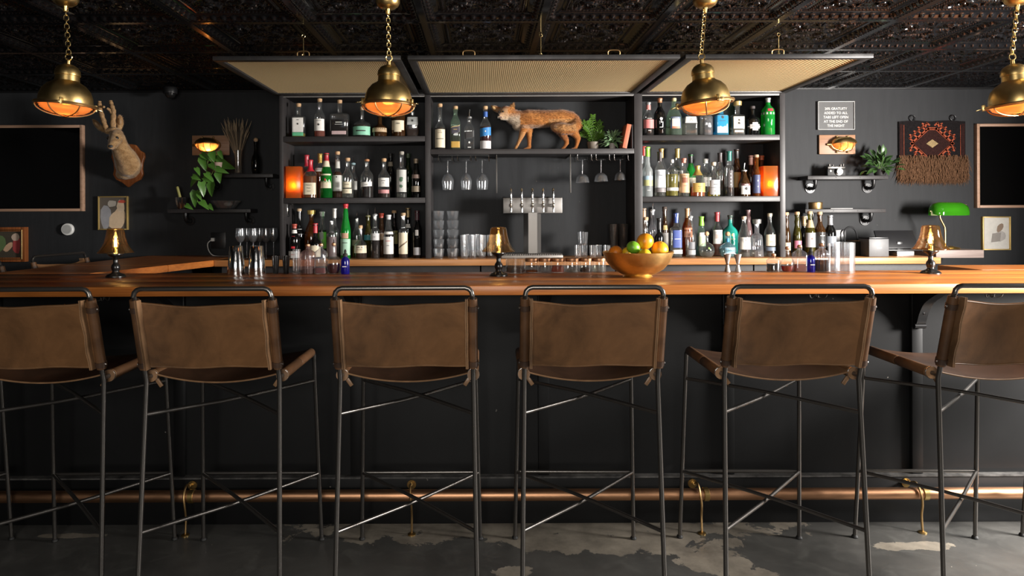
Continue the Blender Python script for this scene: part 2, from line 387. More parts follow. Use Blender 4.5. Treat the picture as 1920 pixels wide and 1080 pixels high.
mb = MB().box(-4.6, -2.0, -1.42, -1.3, 0, 2.5).box(1.2, WJ, -1.42, -1.3, 0, 2.5).box(-2.0, 1.2, -1.42, -1.3, 0, .7).box(-2.0, 1.2, -1.42, -1.3, 2.15, 2.5)
struct(mb.build('wall_front', 'wall_paint', None, 0))
def window(name, x0, x1, y0, y1, z0, z1, along):
    m = MB(); t = .05
    if along == 'y':
        m.box(x0, x1, y0, y0 + t, z0, z1).box(x0, x1, y1 - t, y1, z0, z1).box(x0, x1, y0, y1, z0, z0 + t).box(x0, x1, y0, y1, z1 - t, z1)
        g = MB().box((x0 + x1) / 2, (x0 + x1) / 2 + .004, y0 + t, y1 - t, z0 + t, z1 - t)
    else:
        m.box(x0, x0 + t, y0, y1, z0, z1).box(x1 - t, x1, y0, y1, z0, z1).box(x0, x1, y0, y1, z0, z0 + t).box(x0, x1, y0, y1, z1 - t, z1).box((x0 + x1) / 2 - .025, (x0 + x1) / 2 + .025, y0, y1, z0, z1)
        g = MB().box(x0 + t, x1 - t, (y0 + y1) / 2, (y0 + y1) / 2 + .004, z0 + t, z1 - t)
    w = struct(m.build(name, 'black_iron', None, 0)); g.build('pane', 'window_glass', w, 0)
window('window_1', WJ + .07, WJ + .12, 1.65, 2.58, .92, 2.1, 'y')
window('front_fill_window', -2.0, 1.2, -1.39, -1.34, .7, 2.15, 'x')  # unseen front window, brought close behind the camera to carry the fill light
ceil = struct(MB().box(-4.7, 4.7, -1.5, 5.1, ZC + .06, ZC + .14).build('ceiling', 'ceiling_plain', None, 0))
def tin_tile():
    import numpy as np
    n = 220; u = np.linspace(-1, 1, n + 1); U, Vv = np.meshgrid(u, u, indexing='ij'); h = np.zeros_like(U)
    A, Bv = np.abs(U), np.abs(Vv); d = np.maximum(A, Bv); s = np.where(A > Bv, Vv, U)   # s runs along the nearest edge
    h = np.interp(d, [0, .60, .63, .66, .70, .73, .76, .80, .90, .915, 1], [.027, .027, .024, .024, .03, .024, .022, .020, .003, 0, 0])
    egg = np.clip(np.cos(s * pi * 12), -.3, 1) * np.exp(-((d - .85) / .028) ** 2); h -= .010 * egg
    bead = np.clip(np.cos(s * pi * 34), 0, 1) * np.exp(-((d - .645) / .014) ** 2); h -= .009 * bead
    tooth = (np.abs((s * 13) % 1 - .5) * 2 > (d - .915) / .03) & (d > .915) & (d < .945); h += .004 * tooth
    orn = np.zeros_like(U)
    for cx, cy, sg in ((.36, .34, 1), (-.36, .34, -1), (.36, -.34, -1), (-.36, -.34, 1)):
        x, y = U - cx, Vv - cy; r = np.sqrt(x * x + y * y) + 1e-4; t = np.arctan2(y, x)
        orn += np.clip(np.cos(5 * np.log(r + .05) * 1.6 + sg * t), 0, 1) ** 1.5 * np.exp(-(r / .26) ** 4)
    for cx, cy in ((0, .47), (0, -.47), (.5, 0), (-.5, 0), (.52, .52), (-.52, .52), (.52, -.52), (-.52, -.52)):
        x, y = U - cx, Vv - cy; r = np.sqrt(x * x + y * y); t = np.arctan2(y, x)
        orn += np.clip(1 - r / (.085 * (1 + .35 * np.cos(5 * t))), 0, 1) ** .6
    e = np.sqrt((U / .27) ** 2 + (Vv / .2) ** 2); t = np.arctan2(Vv, U)
    orn += .9 * np.exp(-((e - 1) / .12) ** 2) * (1 + .25 * np.cos(28 * t)) + .7 * np.clip(1 - e / (.62 * (1 + .3 * np.cos(8 * t))), 0, 1) ** .6
    orn += .35 * np.clip(np.sin(U * 41) * np.sin(Vv * 37 + 2 * np.sin(U * 9)), 0, 1)
    h -= .013 * np.clip(orn, 0, 1.2) * (d < .59)
    vs = [(U[i, j] * .286, Vv[i, j] * .29, h[i, j]) for i in range(n + 1) for j in range(n + 1)]
    fs = [(i * (n + 1) + j, i * (n + 1) + j + 1, (i + 1) * (n + 1) + j + 1, (i + 1) * (n + 1) + j) for i in range(n) for j in range(n)]
    me = bpy.data.meshes.new('tin_tile'); me.from_pydata(vs, [], fs); me.materials.append(M['ceiling_tin']); me.shade_smooth(); return me
tile = tin_tile()
for j in range(6):
    for i in range(-9, 8):
        inst(tile, 'tin_tile', ceil, Matrix.Translation((.29 + (i + .5) * .572, 4.71 - j * .58, ZC)))
struct(MB().box(-4.6, WR, YW - .012, YW, ZC - .012, ZC + .06).build('trim_1', 'ceiling_plain', None, 0))
# ------------------------------------------------------------------ the bar
FY = 2.985
bf = thing('bar_counter', 'black painted panelled bar front with battens below the wooden top', 'bar', (0, FY, 0))
MB().box(-2.45, 3.1, 0, .25, 0, BT - .04).build('front_panel', 'bar_paint', bf, 0)
MB().box(-2.06, -1.985, .2505, 1.95, 0, BT - .0405).build('return_panel', 'bar_paint', bf, 0)
MB().box(2.62, 3.1, .2505, .7, 0, BT - .04).build('return_panel', 'bar_paint', bf, 0)
MB().bbox(-2.45, 3.1, -.03, -.0005, 0, .2, .004).build('baseboard', 'bar_paint', bf)
MB().box(-2.45, 3.1, -.034, -.0005, .2005, .207).build('ledge_strip', pm('chipped_edge', (.06, .057, .054), .6, var=.9, vscale=20, stretch=(1, 1, 1)), bf, 0)
BX = (-2.15, -1.34, -.562, .265, 1.08, 1.91, 2.72)
for x in BX:
    MB().bbox(x - .024, x + .024, -.022, -.0005, .208, BT - .041, .003).build('batten', 'bar_paint', bf)
    c = smoothpath([(0, -.19, BT - .046), (0, -.16, BT - .062), (0, -.10, BT - .10), (0, -.066, BT - .15), (0, -.05, BT - .19), (0, -.034, BT - .205)], 4)
    inner = [(p.y, p.z) for p in c]; pr = inner + [(-.023, BT - .205), (-.023, BT - .043), (-.19, BT - .043)]
    k = MB().prism(pr, x - .02, x + .02, 'yz').build('corbel', 'black_iron', bf, 40)
    MB().tube([(x - .024, -.036, BT - .205), (x + .024, -.036, BT - .205)], .012, 10).build('scroll', 'black_iron', k)
    MB().tube([(x, -.073, BT - .150), (x, -.063, BT - .150)], .003, 8).build('screw', 'chrome', k)
bt = thing('bar_worktop', 'long glossy brown wooden bar top with returns at both ends', 'bar top', (0, 2.74, BT))
for k in range(3):
    y0, y1 = k * .2235, (k + 1) * .2235 - .0008
    MB().bbox(-2.52, 3.2, y0, y1, -.04, 0, .0035).build('plank', 'bar_wood', bt)
def slab(poly, name, mat, par, t=.04):
    b = bmesh.new(); vs = [b.verts.new((x, y, -t)) for x, y in poly]; f = b.faces.new(vs)
    r = bmesh.ops.extrude_face_region(b, geom=[f]); bmesh.ops.translate(b, vec=(0, 0, t), verts=[v for v in r['geom'] if isinstance(v, bmesh.types.BMVert)])
    bmesh.ops.bevel(b, geom=b.edges[:], offset=.003, segments=2, affect='EDGES')
    return MB().bm(b).build(name, mat, par)
o = -2.74
slab([(-2.52, 3.411 + o), (-1.99, 3.411 + o), (-1.86, 3.98 + o), (-2.5, 3.98 + o)], 'return_slab', 'return_wood', bt)
slab([(-2.5, 3.981 + o), (-1.86, 3.981 + o), (-1.762, 4.409 + o), (-1.762, 4.98 + o), (-2.47, 4.98 + o)], 'return_slab', 'return_wood', bt)
slab([(2.527, 3.411 + o), (3.2, 3.411 + o), (3.2, 3.746 + o), (2.527, 3.746 + o)], 'return_slab', 'return_wood', bt)
hooks = ((195, 562, 'between the two left stools'), (1529, 558, 'behind the fifth stool back'), (1856, 553, 'behind the rightmost stool back'))
for px, py, w in hooks:
    x = P(px, py, 2.8).x; h = thing('coat_hook', 'small dark coat hook under the bar, ' + w, 'hook', (x, 2.8, BT - .0402), 'coat hooks under the bar')
    MB().lathe([(.011, -.004), (.011, 0)], 12).build('plate', 'dark_steel', h)
    for a in (-1, 0, 1):
        MB().tube(smoothpath([(0, 0, -.003), (a * .014, -.006, -.02), (a * .03, -.02, -.018), (a * .036, -.024, -.006)], 4), .0022, 6).build('prong', 'dark_steel', h)
# foot rail
RY, RZ = 2.885, .155
fr = thing('foot_rail', 'copper foot rail running along the base of the bar', 'foot rail', (0, RY, 0))
MB().tube([(-2.45, 0, RZ), (3.1, 0, RZ)], .0245, 24).build('pipe', 'copper', fr)
for x, cx in ((-1.27, -1.25), (-.31, None), (.92, .95), (1.855, 1.885)):
    b = MB().tube(smoothpath([(x - .006, .04, .185), (x - .004, .0, .2), (x - .002, -.03, .165), (x + .003, -.032, .12), (x + .004, -.024, .07), (x + .004, -.03, .008)], 6), [.0047] * 30 + [.0042], 8).build('bracket', 'old_brass', fr)
    MB().tube([(x - .006, .069, .175), (x - .006, .063, .175)], .02, 16).build('flange', 'brass', b)
    MB().tube([(x - .006, .066, .178), (x - .006, .036, .187)], .007, 8).build('neck', 'brass', b)
    MB().lathe([(.017, 0), (.017, .004), (.007, .009)], 14, (x + .004, -.03, 0)).build('foot', 'brass', b)
    if cx: MB().tube([(cx - .012, 0, RZ), (cx - .010, 0, RZ), (cx + .010, 0, RZ), (cx + .012, 0, RZ)], [.0255, .0285, .0285, .0255], 24).build('collar', 'brass', fr)
# ------------------------------------------------------------------ back counter and its cabinets
bc = thing('back_counter', 'wooden back counter top below the bottle shelves', 'counter', (0, 4.41, BT))
MB().bbox(-1.760, 1.2, 0, .585, -.042, 0, .003).build('plank', 'counter_wood', bc)
MB().bbox(1.201, 3.0, 0, .585, -.042, 0, .003).build('plank', 'counter_wood', bc)
CW = ((-1.74, -.9), (-.89, -.02), (-.01, .88), (.89, 1.8), (1.81, 2.98))
for k, (a, b) in enumerate(CW):
    nm = ('under the left bottle shelves', 'left of the beer tower', 'under the beer tower', 'behind the fruit bowl', 'at the right end under the printer')[k]
    c = thing('base_cabinet', 'dark grey under-counter cabinet ' + nm, 'cabinet', (a, 4.47, 0), 'cabinets under the back counter')
    w = b - a
    MB().box(0, w, .02, .5, 0, BT - .0425).build('body', 'cabinet_paint', c, 0)
    for q in range(2):
        d = MB().bbox(q * w / 2 + .004, (q + 1) * w / 2 - .004, 0, .0195, .1, BT - .1, .004).build('door', 'cabinet_paint', c)
        hx = w / 2 + (-.04 if q == 0 else .04)
        MB().tube([(hx, -.02, .8), (hx, -.02, .9)], .004, 8).build('handle', 'steel', d)
# ------------------------------------------------------------------ bottle shelving
SY, SB = 4.5, 4.77
XL, X1, X2, XR = (-1.357, -1.331), (-.383, -.347), (1.015, 1.069), (1.988, 2.024)
Z1, Z2, ZM, ZT = 1.886, 1.475, 1.7975, 2.185
sh = thing('bottle_shelving', 'black back bar shelving unit with three bays and lifted mesh doors', 'shelving', (0, SY, BT))
def L(z): return z - BT
CP = 'cabinet_paint'
for x0, x1 in (XL, X1, X2, XR):
    MB().bbox(x0, x1, 0, .29, .0005, L(ZT), .002).build('upright', CP, sh)
for a, b in ((XL[1], X1[0]), (X1[1], X2[0]), (X2[1], XR[0])):
    MB().box(a + .0005, b - .0005, .27, .289, .0005, L(ZT)).build('back_panel', 'wall_paint', sh, 0)
    MB().bbox(a + .0005, b - .0005, .0, .2695, L(ZT) - .03, L(ZT), .002).build('top_board', CP, sh)
    MB().box(a + .001, b - .001, .004, .010, L(ZT) - .036, L(ZT) - .0305).build('metal_strip', 'steel', sh, 0)
for a, b in ((XL[1], X1[0]), (X2[1], XR[0])):
    for z in (Z1, Z2): MB().bbox(a + .0005, b - .0005, .0, .2695, L(z) - .036, L(z), .002).build('shelf', CP, sh)
MB().bbox(X1[1] + .0005, X2[0] - .0005, .0, .2695, L(ZM) - .034, L(ZM), .002).build('shelf', CP, sh)
# mesh doors, lifted flat under the ceiling
def mesh_door(x0, x1, hooksx, pulls):
    y0, y1, z = 3.46 - SY, 4.47 - SY, L(2.166); t = .042
    m = MB().bbox(x0, x1, y0, y0 + t, z - .011, z + .011, .002).bbox(x0, x1, y1 - t, y1, z - .011, z + .011, .002)
    m.bbox(x0, x0 + t, y0 + t, y1 - t, z - .011, z + .011, .002).bbox(x1 - t, x1, y0 + t, y1 - t, z - .011, z + .011, .002)
    d = m.build('mesh_door', 'frame_steel', sh)
    g = MB(); p = .0112; ax, bx, ay, by = x0 + t - .004, x1 - t + .004, y0 + t - .004, y1 - t + .004
    nx, ny = int((bx - ax) / p), int((by - ay) / p); r = .0018; am = .0024
    def wire(pts, side):
        o = len(g.v)
        for q in pts:
            q = V(q); s_ = V(side) * r; u = V((0, 0, r))
            g.v += [tuple(q + s_), tuple(q + u), tuple(q - s_), tuple(q - u)]
        for i in range(len(pts) - 1):
            for k in range(4): g.f.append((o + i * 4 + k, o + i * 4 + (k + 1) % 4, o + i * 4 + 4 + (k + 1) % 4, o + i * 4 + 4 + k))
    for i in range(nx + 1): wire([(ax + i * p, ay + j * p, z + am * (1 if (i + j) % 2 else -1)) for j in range(ny + 1)], (1, 0, 0))
    for j in range(ny + 1): wire([(ax + i * p, ay + j * p, z - am * (1 if (i + j) % 2 else -1)) for i in range(nx + 1)], (0, 1, 0))
    w = g.build('wire_mesh', 'mesh_brass', d, 0); w['kind'] = 'stuff'; w['label'] = 'woven brass wire mesh'
    for hx in hooksx:
        q = MB().tube([(hx, y0 + .02, z + .012), (hx, y0 + .02, L(ZC) - .012)], .0025, 8)
        q.tube(arc((hx, y0 + .02, L(ZC) - .006), .008, 0, 360, 12), .002, 6).tube(arc((hx, y0 + .02, z + .016), .007, 0, 360, 12), .002, 6)
        q.build('hanging_hook', 'bright_brass', d)
    for hx in pulls:
        MB().tube(smoothpath([(hx - .03, y0 + .006, z + .010), (hx - .03, y0 + .004, z + .026), (hx - .018, y0 + .002, z + .034), (hx + .018, y0 + .002, z + .034), (hx + .03, y0 + .004, z + .026), (hx + .03, y0 + .006, z + .010)], 3), .003, 8).build('pull_handle', 'old_brass', d)
def dx(px): return P(px, 103, 3.48).x
mesh_door(-1.385, -.418, (dx(569),), (dx(570),))
mesh_door(-.383, 1.018, (dx(1014),), (dx(879), dx(1150)))
mesh_door(1.046, 2.012, (dx(1460),), (dx(1456),))
# small chrome bottle opener on the left bay's side
op = thing('bottle_opener', 'chrome bottle opener screwed to the left end of the shelving', 'bottle opener', (XL[1], 4.60, 1.40))
MB().bbox(.0008, .006, -.02, .02, -.05, .05, .002).build('plate', 'chrome', op)
MB().tube(smoothpath([(.005, 0, .03), (.03, -.005, .045), (.045, -.01, .03)], 4), .006, 8).build('lever', 'chrome', op)
# ------------------------------------------------------------------ stools
def make_stool():
    t = thing('bar_stool', 'x', 'bar stool', (0, 0, 0), 'leather bar stools along the bar')
    # local frame: y runs from the backrest (near) to the bar, origin between the feet
    yb, yf = -.23, .23; zs = .80; r = .0082
    top = []
    for s in (-1, 1):
        # rear upright: foot, bend at the seat, leaning backrest
        MB().tube([(s * .24, yb - .05, .004), (s * .2275, yb, .79), (s * .2275, yb - .012, .83)], r, 12).build('rear_leg', 'stool_metal', t)
        f = MB().tube([(s * .247, yf + .05, .004), (s * .2295, yf + .004, zs - .02), (s * .2275, yf - .006, zs - .004), (s * .2275, yf - .03, zs), (s * .2275, yb, zs)], r, 12).build('front_leg', 'stool_metal', t)
        for nm, p in (('glide', (s * .247, yf + .05, 0)), ('glide', (s * .24, yb - .05, 0))):
            MB().lathe([(.012, 0), (.0135, .003), (.0115, .009), (.0085, .012)], 14, p).build(nm, 'matte_black', t)
    pts = [(-.2275, yb - .012, .83), (-.227, yb - .081, 1.085)] + [(-.227 + .025 * (1 - cos(R(a))), yb - .086, 1.089 + .025 * sin(R(a))) for a in (0, 30, 60, 90)]
    pts = pts + [(-x, y, z) for x, y, z in pts[::-1]]
    MB().tube(pts, r, 12).build('back_frame', 'stool_metal', t)
    def lerp(a, b, k): return V(a).lerp(V(b), k)
    rl = lambda s, z: V((s * (.24 - .0125 * z / .79), yb - .05 + .05 * z / .79, z)); fl = lambda s, z: V((s * (.247 - .0175 * z / .78), yf + .05 - .046 * z / .78, z))
    for z in (.285, .677):
        for s in (-1, 1):
            m = V((0, 0, .0085 * s))
            a, b = rl(s, z), fl(-s, z)
            MB().tube([a, a.lerp(b, .42) + m * .9, a.lerp(b, .58) + m * .9, b], .0068, 10).build('cross_brace', 'stool_metal', t)
    MB().tube([fl(-1, .287), fl(1, .287)], .0068, 10).build('stretcher', 'stool_metal', t)
    # seat sling
    def sheet(name, fn, nu, nv, th, mat):
        g = MB(); vs = []; nn = []
        for side in (0, 1):
            for i in range(nu + 1):
                for j in range(nv + 1):
                    p = fn(i / nu, j / nv); e = .001
                    du = fn(i / nu + e, j / nv) - fn(i / nu - e, j / nv); dv = fn(i / nu, j / nv + e) - fn(i / nu, j / nv - e)
                    n = du.cross(dv).normalized(); vs.append(p + n * th * (side - .5))
        k = (nu + 1) * (nv + 1); fs = []
        for i in range(nu):
            for j in range(nv):
                a = i * (nv + 1) + j; q = (a, a + 1, a + nv + 2, a + nv + 1); fs += [q, tuple(x + k for x in q[::-1])]
        edge = [i * (nv + 1) for i in range(nu + 1)] + [nu * (nv + 1) + j for j in range(1, nv + 1)] + [i * (nv + 1) + nv for i in range(nu - 1, -1, -1)] + [j for j in range(nv - 1, 0, -1)]
        for i in range(len(edge)): a, b = edge[i], edge[(i + 1) % len(edge)]; fs.append((a, b, b + k, a + k))
        return g.add(vs, fs).build(name, mat, t, 50)
    def seat(u, v):
        s = 2 * u - 1; y = yb + .035 + v * .4
        return V((s * .2275, y, zs + .010 - .034 * (1 - s * s) * (1 - .25 * v)))
    st = sheet('seat', seat, 20, 8, .005, 'leather_shaded_seat')
    def back(u, v):
        s = 2 * u - 1; w = 1 - s * s
        z = .842 + v * .230; z += -.019 * w * v - .010 * w * (1 - v)
        yy = yb - .012 - (z - .83) * .27
        return V((s * .2275, yy + .036 * w * (1 - .25 * v) - .0095 * (abs(s) < 2), z + .003 * sin(s * 5) * w))
    bk = sheet('backrest', back, 24, 10, .005, 'leather')
    for e, zz in (('top', .985), ('bottom', .015)):
        MB().tube([back(i / 24, zz) + V((0, -.0035, 0)) for i in range(1, 24)], .0013, 5).build('stitch_line', 'leather_tan', bk)
    MB().tube([seat(i / 24, .0) + V((0, -.001, 0)) for i in range(1, 24)], .003, 6).build('rolled_edge', 'leather_tan', st)
    for s in (-1, 1):
        U = lambda z: V((s * .2275, yb - .012 - (z - .83) * .27, z))
        zz = [.836 + .242 * i / 8 for i in range(9)]
        sl = MB().tube([U(z) for z in zz], [.0155] + [.0165] * 7 + [.0155], 14).build('back_sleeve', 'leather_sleeve', t)
        # sewn flange standing off the sleeve towards the sitter's back, two raw edges
        for k in (0, 1):
            g = MB(); a = []; b = []
            for i, z in enumerate(zz):
                wv = .0025 * sin(i * 1.7 + s) ; c = U(z)
                x0 = c.x - s * (.016 + k * .005) + s * wv * .3
                a += [(x0, c.y - .006, z), (x0, c.y - .034 + wv, z), (x0 - s * .0036, c.y - .034 + wv, z), (x0 - s * .0036, c.y - .006, z)]
            for i in range(len(zz) - 1):
                for q in range(4): b.append((i * 4 + q, i * 4 + (q + 1) % 4, i * 4 + 4 + (q + 1) % 4, i * 4 + 4 + q))
            b += [(0, 1, 2, 3), tuple(len(a) - 4 + i for i in (3, 2, 1, 0))]
            g.add(a, b).build('seam_flange', 'leather_tan', sl, 30)
        for z in (.852, 1.045):
            q = MB().tube([U(z - .009), U(z + .009)], .0185, 14).build('strap', 'leather_dark', sl)
            MB().ball(U(z) + V((s * .018, -.004, 0)), .0035, 8).build('rivet', 'chrome', q)
        S = lambda y: V((s * .2275, y, zs))
        for ya, yb2 in ((yb + .045, .0), (.004, yf - .035)):
            MB().tube([S(ya), S(ya + .006), S(yb2 - .006), S(yb2)], [.016, .0185, .0185, .016], 14).build('seat_sleeve', 'leather_sleeve', t)
        e = MB().tube([S(yb + .03), S(yb + .046)], .021, 14).build('strap', 'leather_tan', t)
        MB().tube([S(yb + .034) + V((0, 0, 0)), S(yb + .037)], .0222, 14).build('buckle', 'chrome', e)
        MB().bbox(-.007, .007, -.004, .004, -.02, .012, .002, Matrix.Translation(S(yb + .05) + V((-s * .02, -.004, -.024))) @ Matrix.Rotation(s * .6, 4, 'Y')).build('strap_end', 'leather_tan', t)
    return t
stool = make_stool()
spots = [(-.925, 2.535, 0, 'second from left, below the shaker tins'), (-2.22, 2.54, 2, 'mostly beyond the left photo edge'), (-1.535, 2.535, 1.5, 'below the left amber table lamp'),
         (-.262, 2.535, 0, 'just left of the middle amber lamp'), (.372, 2.535, -1, 'below the brass fruit bowl'), (1.06, 2.535, -1.5, 'right of the fruit bowl stool'),
         (1.79, 2.53, -1.5, 'below the right amber table lamp'), (2.5, 2.54, -1, 'single leg showing at right edge'),
         (-2.39, 4.27, -97, 'turned sideways beyond the bar return'), (-2.395, 3.5, -95, 'at far left beside the bar return')]
for i, (x, y, a, w) in enumerate(spots):
    c = stool if i == 0 else copy_tree(stool)
    c.location = (x, y, 0); c.rotation_euler = (0, 0, R(a)); c['label'] = 'brown leather sling bar stool, ' + w
# ------------------------------------------------------------------ brass pendants
def chain_link():
    return MB().tube([(.0085 * cos(a) , 0, .017 * sin(a) + math.copysign(.006, sin(a))) for a in [2 * pi * (k + .5) / 14 for k in range(14)]], .0021, 6, closed=True)
link_mesh = None
def pendant(x, y, zr, tilt, yaw, label):
    """zr: height of the shade's rim"""
    global link_mesh
    t = thing('pendant_lamp', label, 'pendant lamp', (x, y, zr), 'brass pendant lamps over the bar')
    T = Matrix.Rotation(tilt, 4, 'Y') @ Matrix.Rotation(yaw, 4, 'Z')
    sd = MB().lathe([(.102, .0), (.103, .012), (.1, .035), (.09, .062), (.072, .083), (.05, .096), (.047, .100), (.0455, .122), (.049, .124), (.049, .130), (.046, .146), (.036, .160), (.02, .169), (.008, .172), (.008, .186), (.004, .19)], 40, m=T).build('shade', 'brass', t, 30)
    MB().lathe([(.098, .006), (.118, .004), (.12, -.002), (.112, -.007), (.098, -.006), (.098, .006)], 40, m=T, caps=(False, False)).build('rim', 'old_brass', sd)
    gl = MB().lathe([(.1, .002), (.099, -.008), (.09, -.022), (.07, -.034), (.04, -.041), (.001, -.043)], 96, m=T, caps=(False, False), rib=.012, ribn=48).build('lens', 'reeded_amber_glass', t, 60)
    cg = MB().tube([T @ V((.113 * cos(a), .113 * sin(a), -.005)) for a in [2 * pi * k / 32 for k in range(32)]], .004, 8, closed=True)
    for a in (0, 60, 120):
        a = R(a); cg.tube([T @ V((.112 * cos(b) * cos(a), .112 * cos(b) * sin(a), -.005 - .046 * sin(b))) for b in [pi * k / 16 for k in range(17)]], .003, 6)
    cg.build('cage', 'old_brass', t)
    for a in (25, 145, 265):
        a = R(a); q = T @ Matrix.Translation((.118 * cos(a), .118 * sin(a), 0)) @ Matrix.Rotation(a, 4, 'Z')
        c = MB().bbox(-.006, .008, -.006, .006, -.012, .016, .002, q).build('latch', 'brass', t)
        MB().bbox(.008, .030, -.009, .009, -.002, .002, .001, q @ Matrix.Rotation(.2, 4, 'Y')).build('wing', 'bright_brass', c)
    MB().ball(T @ V((0, 0, .03)), .03, 14).build('bulb', 'bulb_glow', t)
    top = T @ V((0, 0, .19)); n = 11; z0, z1 = top.z + .012, ZC - zr - .055; st = (z1 - z0) / n
    MB().tube(arc((top.x, top.y, top.z + .012), .014, 0, 360, 16), .0028, 7).build('ring', 'bright_brass', t)
    if link_mesh is None: link_mesh = chain_link().build('chain_link', 'bright_brass', t).data; bpy.data.objects.remove([o for o in bpy.data.objects if o.name.startswith('chain_link')][0])
    for k in range(n + 1):
        u = k / n; inst(link_mesh, 'chain_link', t, Matrix.Translation((top.x * (1 - u), top.y * (1 - u), z0 + .02 + st * k)) @ Matrix.Rotation(R(90 * (k % 2) + 25), 4, 'Z') @ Matrix.Diagonal((1, 1, st / .034, 1)))
    MB().lathe([(.006, -.062), (.008, -.05), (.01, -.04), (.03, -.037), (.045, -.026), (.052, -.01), (.052, 0)], 28, (0, 0, ZC - zr)).build('ceiling_rose', 'brass', t)
    l = bpy.data.lights.new('pendant_bulb', 'POINT'); l.energy = 1.0; l.color = (1, .5, .2); l.shadow_soft_size = .028
    lo = bpy.data.objects.new('pendant_bulb', l); COL.objects.link(lo); lo.parent = t; lo.location = T @ V((0, 0, -.006))
emit('bulb_glow', (1, .6, .25), 3)
def pend(px, py, Y, *a):
    p = P(px, py, Y); pendant(p.x, Y, p.z, *a)
pend(123, 196, 2.86, .07, .5, 'brass caged pendant lamp hanging over the left end of the bar')
pend(728, 196, 2.92, .02, 1.2, 'brass caged pendant lamp in front of the left mesh door')
pend(1323, 193, 2.92, -.09, .2, 'brass caged pendant lamp in front of the right mesh door')
pend(1908, 194, 2.9, -.12, 2.2, 'brass caged pendant lamp cut by the right edge of the photo')
# ------------------------------------------------------------------ bottles
PROF = {
 'std':   lambda n: [(.9, 0), (1, .015), (1, .55), (.96, .60), (.84, .65), (.62, .70), (n * 1.25, .745), (n, .79), (n, .965), (n * 1.2, .97), (n * 1.2, 1)],
 'tall':  lambda n: [(.9, 0), (1, .015), (1, .50), (.95, .545), (.8, .58), (.55, .615), (n * 1.2, .66), (n, .71), (n * .95, .965), (n * 1.2, .97), (n * 1.2, 1)],
 'wine':  lambda n: [(.9, 0), (1, .015), (1, .55), (.95, .61), (.8, .68), (.55, .74), (n * 1.15, .79), (n, .82), (n, .96), (n * 1.15, .965), (n * 1.15, 1)],
 'slope': lambda n: [(.9, 0), (1, .015), (1, .48), (.93, .56), (.75, .66), (.55, .75), (n * 1.25, .83), (n, .88), (n, .965), (n * 1.2, .97), (n * 1.2, 1)],
 'squat': lambda n: [(.9, 0), (1, .02), (1, .40), (.93, .47), (.75, .52), (.5, .565), (n * 1.25, .61), (n, .66), (n, .95), (n * 1.2, .955), (n * 1.2, 1)],
 'bulb':  lambda n: [(.55, 0), (.7, .02), (.9, .12), (1, .28), (.96, .42), (.8, .54), (.5, .63), (n * 1.2, .68), (n, .73), (n, .94), (n * 1.3, .95), (n * 1.3, 1)],
 'flat':  lambda n: [(.92, 0), (1, .015), (1, .62), (.97, .655), (.85, .68), (.5, .70), (n * 1.2, .715), (n, .74), (n, .96), (n * 1.2, .965), (n * 1.2, 1)],
 'cone':  lambda n: [(.95, 0), (1, .015), (.82, .60), (.7, .66), (.5, .68), (n * 1.3, .70), (n, .72), (n, .95), (n * 1.2, .955), (n * 1.2, 1)],
 'shak':  lambda n: [(.9, 0), (1, .015), (1, .60), (.98, .63), (.9, .70), (.66, .755), (n * 1.3, .80), (n, .83), (n, .96), (n * 1.2, .965), (n * 1.2, 1)],
 'jar':   lambda n: [(.85, 0), (1, .03), (1, .70), (.92, .77), (.7, .82), (.45, .86), (n, .89), (n, .97), (n * 1.25, .975), (n * 1.25, 1)],
}
KEEP = {"Maker's", 'Mark', '1884', 'JAMESON', "PIMM'S", "HENDRICK'S", 'OLD', 'CARTER', 'TO', 'CRAF', '1800', "Tito's", 'PLYMOUTH', '六', 'Don Julio'}
def wordgeo(s, size):
    """legible words as letters; print too small to read as a bar, small emblems as a blot"""
    if s in KEEP: return textgeo(s, size)
    if len(s) >= 3:
        w, h = len(s) * size * .3, size * .2; n = max(2, len(s)); vs = [(-w + 2 * w * i / n, y) for i in range(n + 1) for y in (-h, h)]
        return vs, [(2 * i, 2 * i + 2, 2 * i + 3, 2 * i + 1) for i in range(n)]
    r_ = random.Random(s); k = 14; a = [(cos(2 * pi * i / k) * size * .4 * r_.uniform(.55, 1), sin(2 * pi * i / k) * size * .45 * r_.uniform(.55, 1)) for i in range(k)]
    return [(0, 0)] + a, [(0, i + 1, (i + 1) % k + 1) for i in range(k)]
def prof_r(pr, z):
    for (r0, z0), (r1, z1) in zip(pr, pr[1:]):
        if z0 <= z <= z1 and z1 > z0: return r0 + (r1 - r0) * (z - z0) / (z1 - z0)
    return pr[-1][0]
